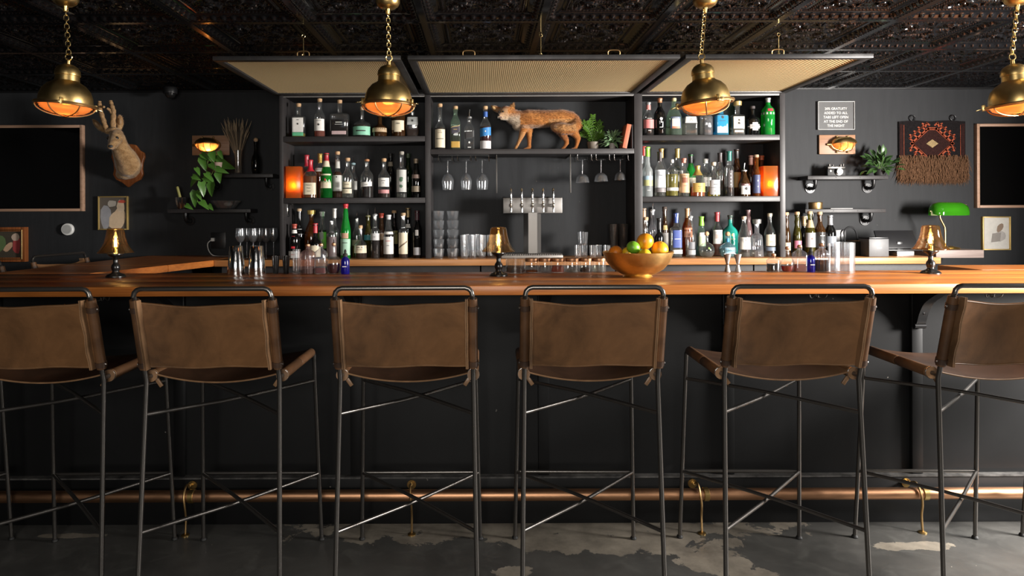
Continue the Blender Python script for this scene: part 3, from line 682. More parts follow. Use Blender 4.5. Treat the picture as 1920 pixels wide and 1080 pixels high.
def bottle(base, Rb, H, label, style='std', glassm='clear_glass', liq=None, fill=.5, cap=None, labs=(), texts=(), n=2.0, dep=1.0, neck=.0135, group=None, name='spirit_bottle', rib=0, ribn=0, yaw=0, cat='bottle'):
    """labs: (z0, z1, half angle, colour[, slant]); texts: (word, z, size, material)"""
    t = thing(name, label, cat, base, group, (0, 0, yaw))
    ck = cap[0] if cap else None; ch = {'cork': .020, 'ball': .026, 'wide': .03, 'pour': .055, 'dash': .022}.get(ck, .003)
    H = H - ch; nr = neck / Rb; pr = PROF[style](nr)
    p3 = [(r * Rb, z * H) for r, z in pr]; seg = 32 if n > 2 else 24
    if rib: seg = ribn * 4
    MB().lathe(p3, seg, n=n, dep=dep, caps=(True, False), rib=rib, ribn=ribn).build('glass_body', glassm, t, 50)
    if liq:
        zs = [z for r, z in pr if 0 < z < fill] + [fill]
        q = [(max(.002, prof_r(pr, z) * Rb - .0025), z * H) for z in zs]; q = [(q[0][0] * .96, .006)] + q
        MB().lathe(q, seg, n=n, dep=dep).build('liquid', 'liquid_' + liq, t, 50)
    def onto(a, z, off=.0008):
        r = prof_r(pr, z) * Rb + off; c, s = cos(a), sin(a)
        return V((math.copysign(abs(c) ** (2 / n), c) * r, math.copysign(abs(s) ** (2 / n), s) * r * dep, z * H))
    for i, lb in enumerate(labs):
        z0, z1, ha, colr = lb[:4]; sl = lb[4] if len(lb) > 4 else 0; g = MB(); k = 12; ha = R(ha); vs = []
        for a in range(k + 1):
            u = a / k * 2 - 1; an = -pi / 2 + ha * u
            vs += [onto(an, z0 + sl * u, .0008 + .0003 * i), onto(an, z1 + sl * u, .0008 + .0003 * i)]
        g.add(vs, [(2 * a, 2 * a + 2, 2 * a + 3, 2 * a + 1) for a in range(k)])
        g.build('paper_label', paint(colr), t, 60)
    for w in texts:
        s, z, size, mt = w[:4]; v, f = wordgeo(s, size); r = prof_r(pr, z) * Rb
        if n > 3: vs = [V((x, -r * dep - .0022, z * H + y)) for x, y in v]
        else: vs = [onto(-pi / 2 + x / r, z + y / H, .0022) for x, y in v]
        MB().add(vs, f).build('lettering' if s in KEEP else 'printed_mark', mt, t, 0)
    nrm = neck
    if ck == 'cork':
        MB().lathe([(nrm * .95, H - .004), (nrm * .98, H + .002), (nrm * 1.15, H + .0025), (nrm * 1.12, H + ch - .002), (nrm * .9, H + ch)], 16).build('cork', paint(cap[1], .75) if len(cap) > 1 else 'cork', t)
    elif ck == 'ball':
        MB().ball((0, 0, H + ch * .55), ch * .62, 14).build('cork', 'cork', t)
    elif ck == 'wide':
        MB().lathe([(nrm, H - .002), (nrm * 1.9, H + .001), (nrm * 2, H + ch - .003), (nrm * 1.8, H + ch)], 18).build('stopper', paint(cap[1], .35, .6), t)
    elif ck in ('cap', 'foil', 'wax'):
        hh = {'cap': .028, 'foil': .062, 'wax': .075}[ck]; ps = [(prof_r(pr, (H - hh + hh * i / 5) / H) * Rb + .0012, H - hh + hh * i / 5) for i in range(6)]
        MB().lathe(ps + [(nrm * 1.22, H + .003), (nrm * 1.1, H + .0035)], 18, caps=(False, True)).build('capsule', paint(cap[1], .35 if ck != 'wax' else .25, cap[2] if len(cap) > 2 else 0), t)
    elif ck == 'pour':
        c = MB().lathe([(nrm * .95, H - .006), (nrm * 1.2, H), (nrm * 1.2, H + .006), (nrm * .5, H + .012)], 14).build('stopper', paint(cap[1], .4) if len(cap) > 1 else 'black_plastic', t)
        MB().tube([(0, 0, H + .01), (0, 0, H + .03), (.003, -.004, H + ch)], [.0036, .003, .0024], 8).build('pourer', 'chrome', c)
    elif ck == 'dash':
        c = MB().lathe([(nrm * .95, H - .006), (nrm * 1.35, H + .001), (nrm * 1.2, H + .008), (nrm * .4, H + .012)], 14).build('stopper', 'copper', t)
        MB().tube([(0, 0, H + .01), (0, 0, H + ch + .006)], [.0026, .0018], 8).build('dasher', 'chrome' if len(cap) < 2 else 'black_plastic', c)
    return t
ROWS = {'T': (Z1, 4.56, 4.69, 'bottles on the upper left shelf'), 'C': (ZM, 4.57, 4.69, 'bottles on the middle shelf'), 'M': (Z2, 4.555, 4.69, 'bottles on the left middle shelf'),
        'B': (BT, 4.56, 4.69, 'bottles on the counter, left bay'), 'RT': (Z1, 4.56, 4.69, 'bottles on the upper right shelf'), 'RM': (Z2, 4.555, 4.69, 'bottles on the right middle shelf'),
        'RB': (BT, 4.56, 4.69, 'bottles on the counter, right bay'), 'W': (BT, 4.57, 4.70, 'wine bottles beside the shelving')}
def b(row, back, xc, w, yt, label, style='std', gm='clear_glass', liq=None, fill=.5, cap=('cork',), labs=(), texts=(), **k):
    z, yf_, yb_, grp = ROWS[row]; Y = yb_ if back == 1 else yf_ if back == 0 else back
    p = P(xc, yt, Y); rad = w / 2 * Y / F
    if 'neck' not in k: k['neck'] = min(.0145, rad * .62)
    bottle((p.x, Y, z + .0004), rad, p.z - z, label, style, gm, liq, fill, cap, labs, texts, group=grp, **k)
WHT, CRM, GRY, BLK = (.72, .7, .66), (.68, .6, .44), (.36, .37, .38), (.012, .012, .012)
WP, DP, RP, GP = 'white_print', 'dark_print', 'red_print', 'gold_print'
# upper left shelf
b('T', 0, 560, 25, 194, 'square clear bottle with white label and green band, leftmost on the top shelf', 'flat', liq='yellow', fill=.12, labs=((.16, .62, 34, WHT), (.04, .15, 34, (.1, .42, .22))), texts=(('12', .42, .018, DP), ('FOX', .55, .009, DP)), n=5, dep=.6)
b('T', 0, 599.5, 21, 185, 'tall slim whiskey bottle with white horse label and cork', 'std', liq='rose', fill=.2, labs=((.17, .5, 62, WHT),), texts=(('STALLION', .45, .007, DP), ('S', .34, .02, DP)))
b('T', 0, 637, 35, 187.5, 'wide square-shouldered dark whiskey decanter with a small pale bottom label', 'flat', liq='dark', fill=.5, labs=((.07, .17, 30, (.5, .36, .36)),), texts=(('RESERVE', .42, .0105, WP), ('STRAIGHT BOURBON', .36, .0055, WP)), n=5, dep=.55)
b('T', 0, 679, 34, 200, 'squat clear bottle with broad mint green label and stopper', 'squat', liq='dark', fill=.42, labs=((.05, .36, 75, (.22, .52, .36)),), texts=(('SALVES', .2, .018, DP),), neck=.012)
b('T', 0, 712, 28, 213, 'round dark brown bottle with tan band label behind the pendant', 'squat', 'brown_glass', 'brown', .4, labs=((.22, .42, 75, (.45, .33, .2)),))
b('T', 0, 747, 27, 192, 'amber bottle with cream shield label under the pendant', 'shak', 'brown_glass', 'whiskey', .5, labs=((.2, .5, 55, CRM), (.14, .2, 30, CRM)), texts=(('1884', .4, .014, DP),))
b('T', 0, 774, 24, 196, 'flat square bottle with pale brush-painted label, rightmost of its shelf', 'flat', liq='brown', fill=.35, labs=((.4, .66, 36, (.4, .41, .4)),), texts=(('K', .54, .02, DP),), n=6, dep=.6)
# middle shelf
b('C', 0, 825, 19.5, 194.5, 'slim bottle with large cream label left of the tall square bottles', 'tall', liq='dark', fill=.5, labs=((.05, .47, 70, CRM),), texts=(('OLD', .43, .009, DP), ('CARTER', .39, .0085, DP), ('Straight', .25, .011, DP)))
b('C', 0, 854, 19, 199, 'square blue-green whisky bottle with slanted dark label and gold foot band', 'shak', 'pale_green_glass', 'brown', .5, labs=((.40, .57, 40, (.05, .045, .06), .035), (.555, .57, 40, GP and (.6, .45, .2), .035), (.05, .2, 38, (.5, .3, .06))), texts=(('LABEL', .49, .008, GP),), n=5)
b('C', 0, 880, 20, 206, 'square clear whisky bottle with slanted black label and metal spout', 'shak', 'clear_glass', None, .5, cap=('pour', (.2, .2, .2)), labs=((.36, .56, 40, (.03, .028, .028), .04),), texts=(('B&G', .07, .012, WP), ('i', .22, .02, WP)), n=5)
b('C', 0, 910, 22, 199, 'bottle with slanted bright blue label and blue neck beside the fox', 'std', 'clear_glass', 'wine', .56, labs=((.33, .53, 65, (.03, .2, .5), .02), (.02, .21, 65, (.6, .58, .58)), (.8, .93, 80, (.03, .1, .35))), texts=(('DL', .44, .014, WP),))
# left middle shelf
b('M', 0, 582, 26, 300, 'square bottle with dripping red wax neck and cream label by the left lantern', 'std', liq='amber', fill=.58, cap=('wax', (.5, .015, .03)), labs=((.09, .40, 60, CRM),), texts=(("Maker's", .34, .0125, DP), ('Mark', .26, .0125, DP), ('WHISKY', .18, .007, DP)), n=3.2)
b('M', 1, 575, 25, 291, 'red wax topped bottle half hidden behind the other red wax bottle', 'std', liq='amber', fill=.58, cap=('wax', (.42, .02, .04)), n=3)
b('M', 1, 600, 25, 288, 'amber bottle with gold foil neck behind the green whiskey bottle', 'std', liq='amber', fill=.6, cap=('foil', (.5, .32, .08), .6), labs=((.6, .68, 60, WHT),))
b('M', 0, 612, 22, 287.5, 'green whiskey bottle with cream label and red cap', 'slope', 'green_glass', None, .5, cap=('foil', (.4, .02, .03)), labs=((.22, .54, 62, CRM), (.7, .84, 70, CRM)), texts=(('JAMESON', .48, .0085, DP), ('8', .41, .02, 'red_print')))
b('M', .5 + 4.1, 633, 18, 284, 'tall bottle with white neck wrap and pale two-part label', 'tall', liq='whiskey', fill=.6, labs=((.16, .52, 62, WHT), (.68, .88, 80, WHT)), texts=(('R', .48, .012, DP),))
b('M', 0, 652, 22, 296, 'stubby clear bottle with two small cream labels and cork', 'std', liq='clear', fill=.2, labs=((.27, .43, 45, CRM), (.12, .24, 50, CRM)), texts=(('PINHOOK', .36, .007, DP), ('RYE', .18, .006, DP)))
b('M', 1, 662, 18, 293, 'clear bottle with pale blue pourer behind the stubby clear bottle', 'std', liq='clear', fill=.5, cap=('pour', (.3, .45, .5)), labs=((.25, .5, 60, WHT),))
b('M', 0, 688, 24.5, 286, 'clear bottle with copper-coloured cork and slim steel pourer', 'std', liq='dark', fill=.3, cap=('pour', (.45, .2, .08)), labs=((.3, .42, 55, WHT, .012),), texts=(('FOUR', .35, .008, DP),))
b('M', 0, 720, 22.5, 297, 'clear bottle with white label and pink band below it', 'std', liq='brown', fill=.22, labs=((.3, .54, 62, WHT), (.12, .22, 62, (.5, .22, .22))), texts=(('NOBLE', .46, .009, DP), ('OAK', .4, .007, DP)))
b('M', 1, 732, 16, 288, 'dark bottle with a hanging paper tag in the back row', 'std', 'black_glass', None, labs=((.72, .82, 70, (.3, .26, .2)),), cap=('cap', BLK))
b('M', 0, 753, 19.5, 284, 'tall straight bottle with large silver label and green print', 'flat', liq='clear', fill=.1, cap=('cork', (.3, .28, .24)), labs=((.13, .64, 68, (.45, .45, .42)),), texts=(('C', .42, .04, paint((.06, .12, .07))), ('S', .26, .03, paint((.06, .12, .07)))))
b('M', 1, 765, 15, 288, 'dark green bottle in shadow behind the silver label bottle', 'wine', 'dark_green_glass', None, cap=('cap', (.05, .08, .04)))
b('M', 0, 780, 18, 298, 'dark bottle with brown label at the right end of the left middle shelf', 'slope', 'black_glass', None, labs=((.15, .3, 60, (.2, .16, .11)), (.5, .6, 60, (.15, .1, .08))), cap=('cap', (.2, .15, .1)))
# counter, left bay
b('B', 1, 561, 19, 391, 'dark red bottle with silver-grey neck label and cork in the back row', 'tall', 'black_glass', None, cap=('cork', (.5, .35, .22)), labs=((.5, .62, 70, (.45, .44, .44)),), texts=(('ANTICA', .57, .006, DP),))
b('B', 0, 552, 21, 420, 'red capped dark bottle with white foot label and red sash', 'std', 'black_glass', None, cap=('cap', (.35, .06, .04)), labs=((.02, .22, 75, WHT), (.3, .66, 20, (.5, .02, .03)), (.74, .84, 80, WHT)), texts=(('AMARO', .12, .008, RP),))
b('B', 1, 584, 27, 394, 'tall golden ribbed bottle with gold stopper', 'slope', 'amber_glass', 'yellow', .6, cap=('wide', (.5, .35, .1)), labs=((.3, .75, 12, BLK),), texts=())
b('B', 0, 591, 23, 419, 'squat black bottle with red capsule and cream label', 'squat', 'black_glass', None, cap=('foil', (.45, .03, .04)), labs=((.05, .38, 70, CRM),), texts=(('MELETTI', .2, .008, DP),))
b('B', 4.665, 604, 16, 397, 'narrow bottle with bright lime green label and white cap', 'std', 'clear_glass', 'dark', .6, cap=('cap', (.6, .6, .6)), labs=((.2, .56, 80, (.2, .45, .08)), (.4, .56, 30, (.3, .3, .28))), texts=())
b('B', 1, 627, 19, 391, 'tall clear bottle with silver neck in the back row', 'tall', liq='clear', fill=.5, cap=('foil', (.5, .48, .45), .5))
b('B', 0, 622, 19, 413.5, 'clear straight bottle with mauve-brown label and open neck', 'flat', liq='clear', fill=.6, cap=None, labs=((.05, .58, 75, (.12, .085, .085)),))
b('B', 0, 648, 19, 382.5, 'tall bright green bottle with mint label and red cap', 'slope', 'bright_green_glass', None, cap=('cap', (.5, .03, .04)), labs=((.06, .36, 70, (.35, .55, .42)), (.37, .47, 40, (.5, .3, .2))), texts=(('VERTE', .29, .011, DP),))
b('B', 1, 669, 19, 395, 'clear bottle of yellow liqueur with pourer in the back row', 'std', liq='yellow', fill=.4, cap=('pour',), labs=((.3, .45, 60, (.3, .32, .2)),))
b('B', 0, 676, 24, 422.5, 'squat clear bottle with large cream label and cork', 'squat', liq='brown', fill=.18, labs=((.18, .43, 75, CRM),), texts=(('ABSINTHE', .36, .008, DP), ('SUPERIEURE', .29, .006, DP)), neck=.0125)
b('B', 1, 690, 16, 391.5, 'olive bottle with teal label and pourer in the back row', 'std', 'olive_glass', None, cap=('pour', (.3, .28, .14)), labs=((.42, .55, 70, (.05, .25, .28)),))
b('B', 0, 703, 17, 388.5, 'tall straight clear bottle with silver band label and long pourer', 'flat', liq='dark', fill=.42, cap=('pour', (.3, .3, .3)), labs=((.42, .58, 75, (.5, .5, .5)),), texts=(('GIN', .5, .008, DP),))
b('B', 1, 715, 14, 400, 'small dark bottle with red cap in the back row', 'std', 'brown_glass', None, cap=('cap', (.5, .06, .03)), labs=((.4, .55, 60, (.3, .2, .12)),))
b('B', 0, 728.5, 19, 403, 'dark bottle with big white label lettered in red', 'slope', liq='dark', fill=.6, cap=('cap', (.55, .55, .55)), labs=((.1, .5, 75, WHT), (.56, .62, 80, WHT)), texts=(("PIMM'S", .4, .0125, RP), ('No 1', .3, .007, DP)))
b('B', 1, 739, 15, 394.5, 'dark bottle with cork stopper and yellowish label in the back row', 'std', 'black_glass', None, labs=((.3, .6, 70, (.2, .18, .06)),))
b('B', 0, 756, 17, 399, 'slim bottle with tall cream label and slanted brown sash', 'flat', liq='brown', fill=.1, cap=('cork', (.4, .28, .16)), labs=((.1, .6, 72, CRM), (.3, .34, 60, (.15, .1, .06), .08)))
b('B', 1, 765, 12, 390, 'dark bottle with gold-foil neck in the back row', 'std', 'black_glass', None, cap=('foil', (.35, .25, .12), .5), labs=((.6, .68, 60, WHT),))
b('B', 0, 782, 18, 395, 'black bottle with round silver seal low on its front', 'wine', 'black_glass', None, cap=('foil', (.06, .02, .03)), labs=((.07, .23, 46, (.32, .32, .33)), (.48, .6, 20, (.3, .28, .26))))
# upper right shelf
b('RT', 0, 1215.5, 20, 192, 'bottle with square coral pink label and pink neck', 'std', liq='dark', fill=.45, cap=('cap', (.25, .25, .25), .6), labs=((.22, .48, 72, (.62, .2, .19)), (.78, .93, 80, (.55, .22, .2))), texts=(('VALENTINE', .51, .006, WP), ('RED', .15, .01, WP)))
b('RT', 0, 1237, 21, 184.5, 'black bottle with copper cap and white lettering', 'std', 'black_glass', None, cap=('cap', (.45, .2, .1), .5), texts=(('+', .44, .03, WP), ('8', .36, .014, WP), ('GREY', .22, .009, WP)))
b('RT', 0, 1263.5, 30, 184, 'wide pale green gin bottle with oval blue and white medallion label', 'slope', 'pale_green_glass', 'clear', .25, cap=('cork', (.55, .45, .25)), labs=((.2, .52, 38, (.1, .13, .25)), (.25, .47, 28, WHT), (.19, .25, 28, (.5, .2, .12))), texts=(('PLYMOUTH', .49, .0075, WP),))
b('RT', 0, 1293, 26, 198, 'squarish clear gin bottle with white brush-stroke label', 'flat', liq='clear', fill=.45, labs=((.45, .68, 38, WHT),), texts=(('六', .56, .022, DP),), n=6, dep=.8)
b('RT', 0, 1324, 23, 195, 'round clear bottle with hobnail surface behind the pendant lens', 'flat', 'ribbed_glass', 'clear', .55, rib=.025, ribn=12)
b('RT', 0, 1351.5, 25, 193, 'square sky-blue gin bottle with pale portrait label', 'flat', 'sky_glass', None, labs=((.08, .66, 33, (.55, .62, .66)),), texts=(('o', .6, .025, DP), ('Sapphire', .48, .008, DP)), n=5, dep=.8)
b('RT', 0, 1382.5, 25, 190, 'rectangular clear gin bottle with cream leaping stag label and gold stopper', 'flat', liq='clear', fill=.3, cap=('wide', (.5, .38, .16)), labs=((.22, .62, 34, CRM), (.1, .17, 20, CRM)), texts=(('Y', .5, .02, DP), ('M', .4, .025, DP)), n=5, dep=.7)
b('RT', 0, 1411, 26, 199, 'round black apothecary bottle with white diamond label', 'std', 'black_glass', None, cap=('cork', (.06, .05, .05)), labs=((.30, .34, 62, (.6, .58, .55)), (.24, .40, 42, (.6, .58, .55)), (.17, .47, 22, (.6, .58, .55))), texts=(("HENDRICK'S", .33, .0078, DP), ('GIN', .26, .006, DP)))
b('RT', 0, 1440, 25, 184, 'tall green gin bottle with silver collar and red seal, rightmost of the top shelf', 'shak', 'bright_green_glass', None, cap=('cap', (.6, .6, .62), .8), labs=((.555, .61, 178, (.5, .5, .48)), (.64, .71, 25, (.4, .03, .05))))
# right middle shelf
b('RM', 0, 1214, 19, 276, 'tall frosted vodka bottle with lime green capsule', 'tall', 'frosted_glass', None, cap=('foil', (.25, .55, .05)), labs=((.22, .34, 60, (.45, .45, .2)), (.34, .42, 60, (.3, .42, .5))), texts=(('PEAR', .2, .007, DP), ('VODKA', .13, .007, WP)))
b('RM', 1, 1207, 13, 275, 'red and white capped bottle mostly hidden by the right divider', 'std', 'clear_glass', None, cap=('foil', (.5, .06, .05)))
b('RM', 0, 1237, 21, 285, 'clear vodka bottle with tall white label and dark capsule', 'std', liq='clear', fill=.5, cap=('foil', (.03, .02, .02)), labs=((.2, .6, 70, (.66, .68, .72)), (.1, .19, 70, (.2, .18, .18))), texts=(('KETEL', .48, .008, DP), ('ONE', .4, .008, DP)))
b('RM', 1, 1240, 20, 279, 'clear bottle with gold capsule behind the white label vodka', 'std', liq='clear', fill=.5, cap=('foil', (.45, .3, .1), .6))
b('RM', 0, 1260, 22.5, 299, 'round-shouldered bottle of pale yellow spirit with white foot label', 'jar', liq='yellow', fill=.65, cap=('cork', (.7, .7, .66)), labs=((.17, .26, 70, WHT),), texts=(('EL LUNA', .6, .0085, DP), ('NUEVE', .52, .0085, DP)), neck=.011)
b('RM', 1, 1270, 21, 279, 'clear bottle with long gold cap and white label in the back row', 'std', liq='clear', fill=.5, cap=('foil', (.42, .32, .12), .6), labs=((.32, .55, 55, WHT),), texts=(('+', .5, .02, DP),))
b('RM', 0, 1282, 20, 297, 'vodka bottle with tan label, round brown seal and copper cap', 'std', 'clear_glass', 'clear', .2, cap=('cap', (.55, .22, .16), .4), labs=((.1, .6, 72, (.55, .33, .18)), (.36, .5, 28, (.22, .07, .03))), texts=(("Tito's", .55, .011, DP), ('VODKA', .28, .007, 'red_print')))
b('RM', 1, 1295, 18, 289, 'green gin bottle with black cap behind the tan label vodka', 'std', 'bright_green_glass', None, cap=('foil', BLK), labs=((.2, .45, 60, CRM),))
b('RM', 0, 1308, 27, 311, 'stout tapering orange liqueur bottle with gold label and gold neck', 'slope', 'clear_glass', 'orange', .32, cap=('foil', (.6, .42, .12), .7), labs=((.14, .44, 55, (.5, .32, .08)),), texts=(('TRIPLE', .33, .007, DP), ('SEC', .27, .007, DP)))
b('RM', 1, 1323, 20, 298, 'clear bottle with white cap and pale label in the back row', 'std', liq='clear', fill=.6, cap=('cap', (.7, .7, .68)), labs=((.28, .52, 65, WHT),), texts=(('RUM', .42, .008, DP),))
b('RM', 0, 1338, 23, 304, 'clear bottle with lavender-grey label and pale stopper', 'std', liq='yellow', fill=.15, cap=('cork', (.6, .48, .36)), labs=((.06, .52, 55, (.45, .44, .45)), (.27, .285, 55, DP and (.1, .1, .1))), texts=(('MEZCAL', .38, .0075, DP), ('ARTE', .17, .007, DP)))
b('RM', 1, 1350, 17, 287, 'round-shouldered clear bottle with dark capsule in the back row', 'wine', liq='clear', fill=.6, cap=('foil', (.04, .03, .03)))
b('RM', 0, 1367, 17, 284, 'tall bottle with teal green capsule and sideways lettering', 'flat', liq='dark', fill=.22, cap=('foil', (.02, .16, .13)), labs=((.2, .58, 30, (.07, .06, .06)),), texts=(('N', .5, .011, WP), ('O', .42, .011, WP), ('Z', .34, .011, WP), ('E', .26, .011, WP)))
b('RM', 1, 1381, 15, 280, 'dark necked bottle with amber label in the back row', 'std', 'brown_glass', 'amber', .5, cap=('foil', (.03, .025, .025)), labs=((.2, .52, 65, (.5, .3, .1)),))
b('RM', 0, 1395.5, 21, 306, 'dark rum bottle with white portrait label and clear pourer', 'slope', 'brown_glass', 'dark', .6, cap=('pour', (.4, .4, .4)), labs=((.08, .5, 52, WHT), (.42, .5, 52, (.12, .05, .05))), texts=(('SAILOR', .46, .007, WP), ('R', .3, .028, DP)))
b('RM', 1, 1408, 13, 292, 'bottle with pinkish capsule in the shadow near the right lantern', 'std', 'brown_glass', None, cap=('foil', (.45, .25, .2)))
b('RM', 0, 1418, 15, 290, 'whiskey bottle with dark blue label beside the right lantern', 'std', 'amber_glass', 'amber', .7, cap=('cork', (.35, .24, .16)), labs=((.08, .55, 80, (.04, .05, .12)),), texts=(('O', .4, .014, WP), ('IV', .25, .01, WP)))
b('RM', 1, 1428, 12, 292, 'amber bottle peeking from behind the right lantern', 'std', 'amber_glass', 'amber', .6, cap=('cap', (.4, .12, .05)))
# counter, right bay
b('RB', 0, 1211, 13, 407, 'small clear bottle with cork behind the top orange', 'std', liq='clear', fill=.3)
b('RB', 1, 1207, 12, 391, 'bottle with copper capsule close to the right divider', 'std', 'brown_glass', None, cap=('foil', (.4, .25, .15)))
b('RB', 1, 1223.5, 15, 380, 'clear engraved bottle with long steel pourer', 'std', 'ribbed_glass', 'clear', .4, cap=('pour', (.3, .3, .3)))
b('RB', 0, 1236, 17, 409, 'small black wax-sealed bottle beside the oranges', 'tall', 'black_glass', None, cap=('wax', BLK))
b('RB', 1, 1246, 14, 387.5, 'dark bottle with gold neck medallion and grey label', 'std', 'brown_glass', 'dark', .55, cap=('cork', (.06, .04, .03)), labs=((.1, .5, 60, (.3, .28, .26)), (.56, .66, 35, (.5, .38, .15))))
b('RB', 0, 1267.5, 21, 400, 'clear bottle with blue and white label and blue capsule', 'flat', liq='clear', fill=.5, cap=('foil', (.02, .06, .3)), labs=((.22, .62, 44, (.05, .08, .28)), (.08, .17, 60, WHT)), texts=(('SELECT', .42, .008, WP),), n=3)
b('RB', 1, 1288.5, 19, 391, 'orange aperitif bottle with foil neck in the back row', 'wine', 'amber_glass', 'orange', .65, cap=('foil', (.5, .3, .15), .4), labs=((.4, .6, 55, (.5, .2, .1)),))
b('RB', 0, 1294.5, 18, 392, 'clear tapering bottle with grey etched emblem and pourer', 'slope', 'clear_glass', 'clear', .3, cap=('pour', (.3, .3, .3)), labs=((.2, .38, 45, (.15, .15, .16)), (.06, .18, 60, (.3, .3, .3))))
b('RB', 1, 1315, 16, 406, 'bottle with lime green capsule behind the cork-ball bottle', 'slope', 'pale_green_glass', None, cap=('foil', (.22, .5, .05)), labs=((.25, .5, 55, (.5, .6, .4)), (.5, .6, 45, WHT)))
b('RB', 0, 1325, 29, 435, 'squat clear tequila bottle with cork ball and green leaf print', 'bulb', 'clear_glass', 'clear', .3, cap=('ball',), labs=(), texts=(('//', .42, .02, paint((.25, .5, .1))),), neck=.011)
b('RB', 1, 1344.5, 19, 398, 'round-shouldered bottle with red capsule and white pictorial label', 'std', 'clear_glass', 'rose', .35, cap=('foil', (.4, .04, .05)), labs=((.28, .6, 66, WHT), (.4, .5, 40, (.5, .4, .35))))
b('RB', 1, 1369, 28, 403.5, 'teal ceramic bottle with gold crest and dark stopper', 'std', 'teal_glaze', None, cap=('cap', (.05, .06, .05)), texts=(('&', .52, .028, GP), ('RESERVA', .42, .007, GP)))
b('RB', 0, 1364.5, 31, 435.5, 'round pale blue tequila bottle with cork ball and white label', 'bulb', 'pale_blue_glass', 'clear', .4, cap=('ball',), labs=((.17, .46, 38, (.66, .7, .75)), (.72, .88, 90, (.04, .25, .45))), texts=(('Don Julio', .33, .009, DP),), neck=.011)
b('RB', 0, 1395, 23, 405.5, 'clear tapered-neck bottle with white label and tan cork', 'slope', 'clear_glass', 'clear', .12, cap=('cork', (.55, .4, .28)), labs=((.2, .52, 62, (.66, .62, .55)),), texts=(('CASA', .45, .008, DP), ('BLANCO', .28, .006, DP)))
b('RB', 1, 1403, 15, 393, 'tall mauve ceramic bottle with flared lip', 'slope', 'mauve_glaze', None, cap=None)
b('RB', 0, 1419, 24, 411, 'faceted trapezoid glass bottle with silver stopper', 'cone', 'ribbed_glass', 'clear', .2, cap=('wide', (.3, .29, .28)), texts=(('1800', .06, .009, WP),), rib=.03, ribn=14)
b('RB', 0, 1443.5, 21, 400, 'clear bottle with cream label and steel-blue band by the end panel', 'wine', 'clear_glass', 'clear', .1, cap=('cork', (.6, .5, .36)), labs=((.27, .55, 62, CRM), (.15, .24, 62, (.12, .15, .2))), texts=(('TO', .48, .014, DP), ('CRAF', .37, .0115, DP)))
# wine beside the shelving
b('W', 0, 1474, 15, 398, 'dark wine bottle with cork and cream label half behind the end panel', 'slope', 'brown_glass', None, labs=((.15, .34, 60, (.5, .4, .28)),), name='wine_bottle')
b('W', 0, 1494.5, 15, 397, 'green wine bottle with cork and small pink label', 'slope', 'olive_glass', 'wine', .5, labs=((.2, .38, 62, (.4, .14, .2)),), name='wine_bottle')
b('W', 1, 1507, 13, 406, 'dark wine bottle with gold foil in the back row', 'wine', 'black_glass', None, cap=('foil', (.45, .3, .15), .6), name='wine_bottle')
b('W', 0, 1518.5, 18.5, 396, 'olive wine bottle with large grey label and raised cork', 'wine', 'olive_glass', None, labs=((.22, .56, 75, (.33, .33, .34)), (.68, .86, 90, (.4, .28, .16))), texts=(('ve', .42, .02, paint((.2, .1, .08))),), name='wine_bottle')
b('W', 0, 1537, 20.5, 397, 'brown wine bottle with black label and raised cork', 'wine', 'brown_glass', None, labs=((.2, .58, 75, (.015, .015, .015)),), texts=(('MALBEC', .5, .008, WP), ('*', .34, .03, WP)), name='wine_bottle')
b('W', 0, 1556.5, 20.5, 404, 'black wine bottle with slate label and silver capsule', 'wine', 'black_glass', None, cap=('foil', (.35, .36, .38), .4), labs=((.25, .5, 75, (.2, .22, .25)),), name='wine_bottle')
pm('brushed_dark', (.26, .25, .24), .45, 1, rvar=.1, vscale=8, stretch=(20, 20, .2))
# ------------------------------------------------------------------ lit orange lanterns
emit('flame', (1, .72, .3), 45)
def point(name, par, loc, e, col=(1, .55, .2), r=.012):
    l = bpy.data.lights.new(name, 'POINT'); l.energy = e; l.color = col; l.shadow_soft_size = r
    o = bpy.data.objects.new(name, l); COL.objects.link(o); o.parent = par; o.location = loc
def lantern(px, w, py, label, yaw):
    Y = 4.565; p = P(px, py, Y); h = p.z - Z2; a = w / 2 * Y / F
    t = thing('candle_lantern', label, 'lantern', (p.x, Y, Z2 + .0004), 'orange glass lanterns', (0, 0, yaw))
    for k in range(4):
        q = Matrix.Rotation(k * pi / 2, 4, 'Z'); MB().bbox(-a, a, -a, -a + .005, .0, h, .001, q).build('glass_panel', 'orange_lantern_glass', t)
    MB().box(-a, a, -a, a, -.0002, .003).build('base', 'orange_lantern_glass', t, 0)
    c = MB().lathe([(.024, .004), (.024, .06), (.02, .062)], 20, (0, -.016, 0)).build('candle', paint((.8, .7, .5)), t)
    MB().lathe([(.001, .066), (.006, .072), (.007, .08), (.004, .092), (.0006, .104)], 10, (0, -.016, 0), caps=(True, True)).build('flame', 'flame', c)
    point('candle_light', t, (0, -.024, .083), .62, (1, .62, .25))
lantern(553, 28, 313, 'glowing orange glass lantern at the left end of the left middle shelf', R(3))
lantern(1440, 27, 312, 'glowing orange glass lantern at the right end of the right middle shelf', R(-3))
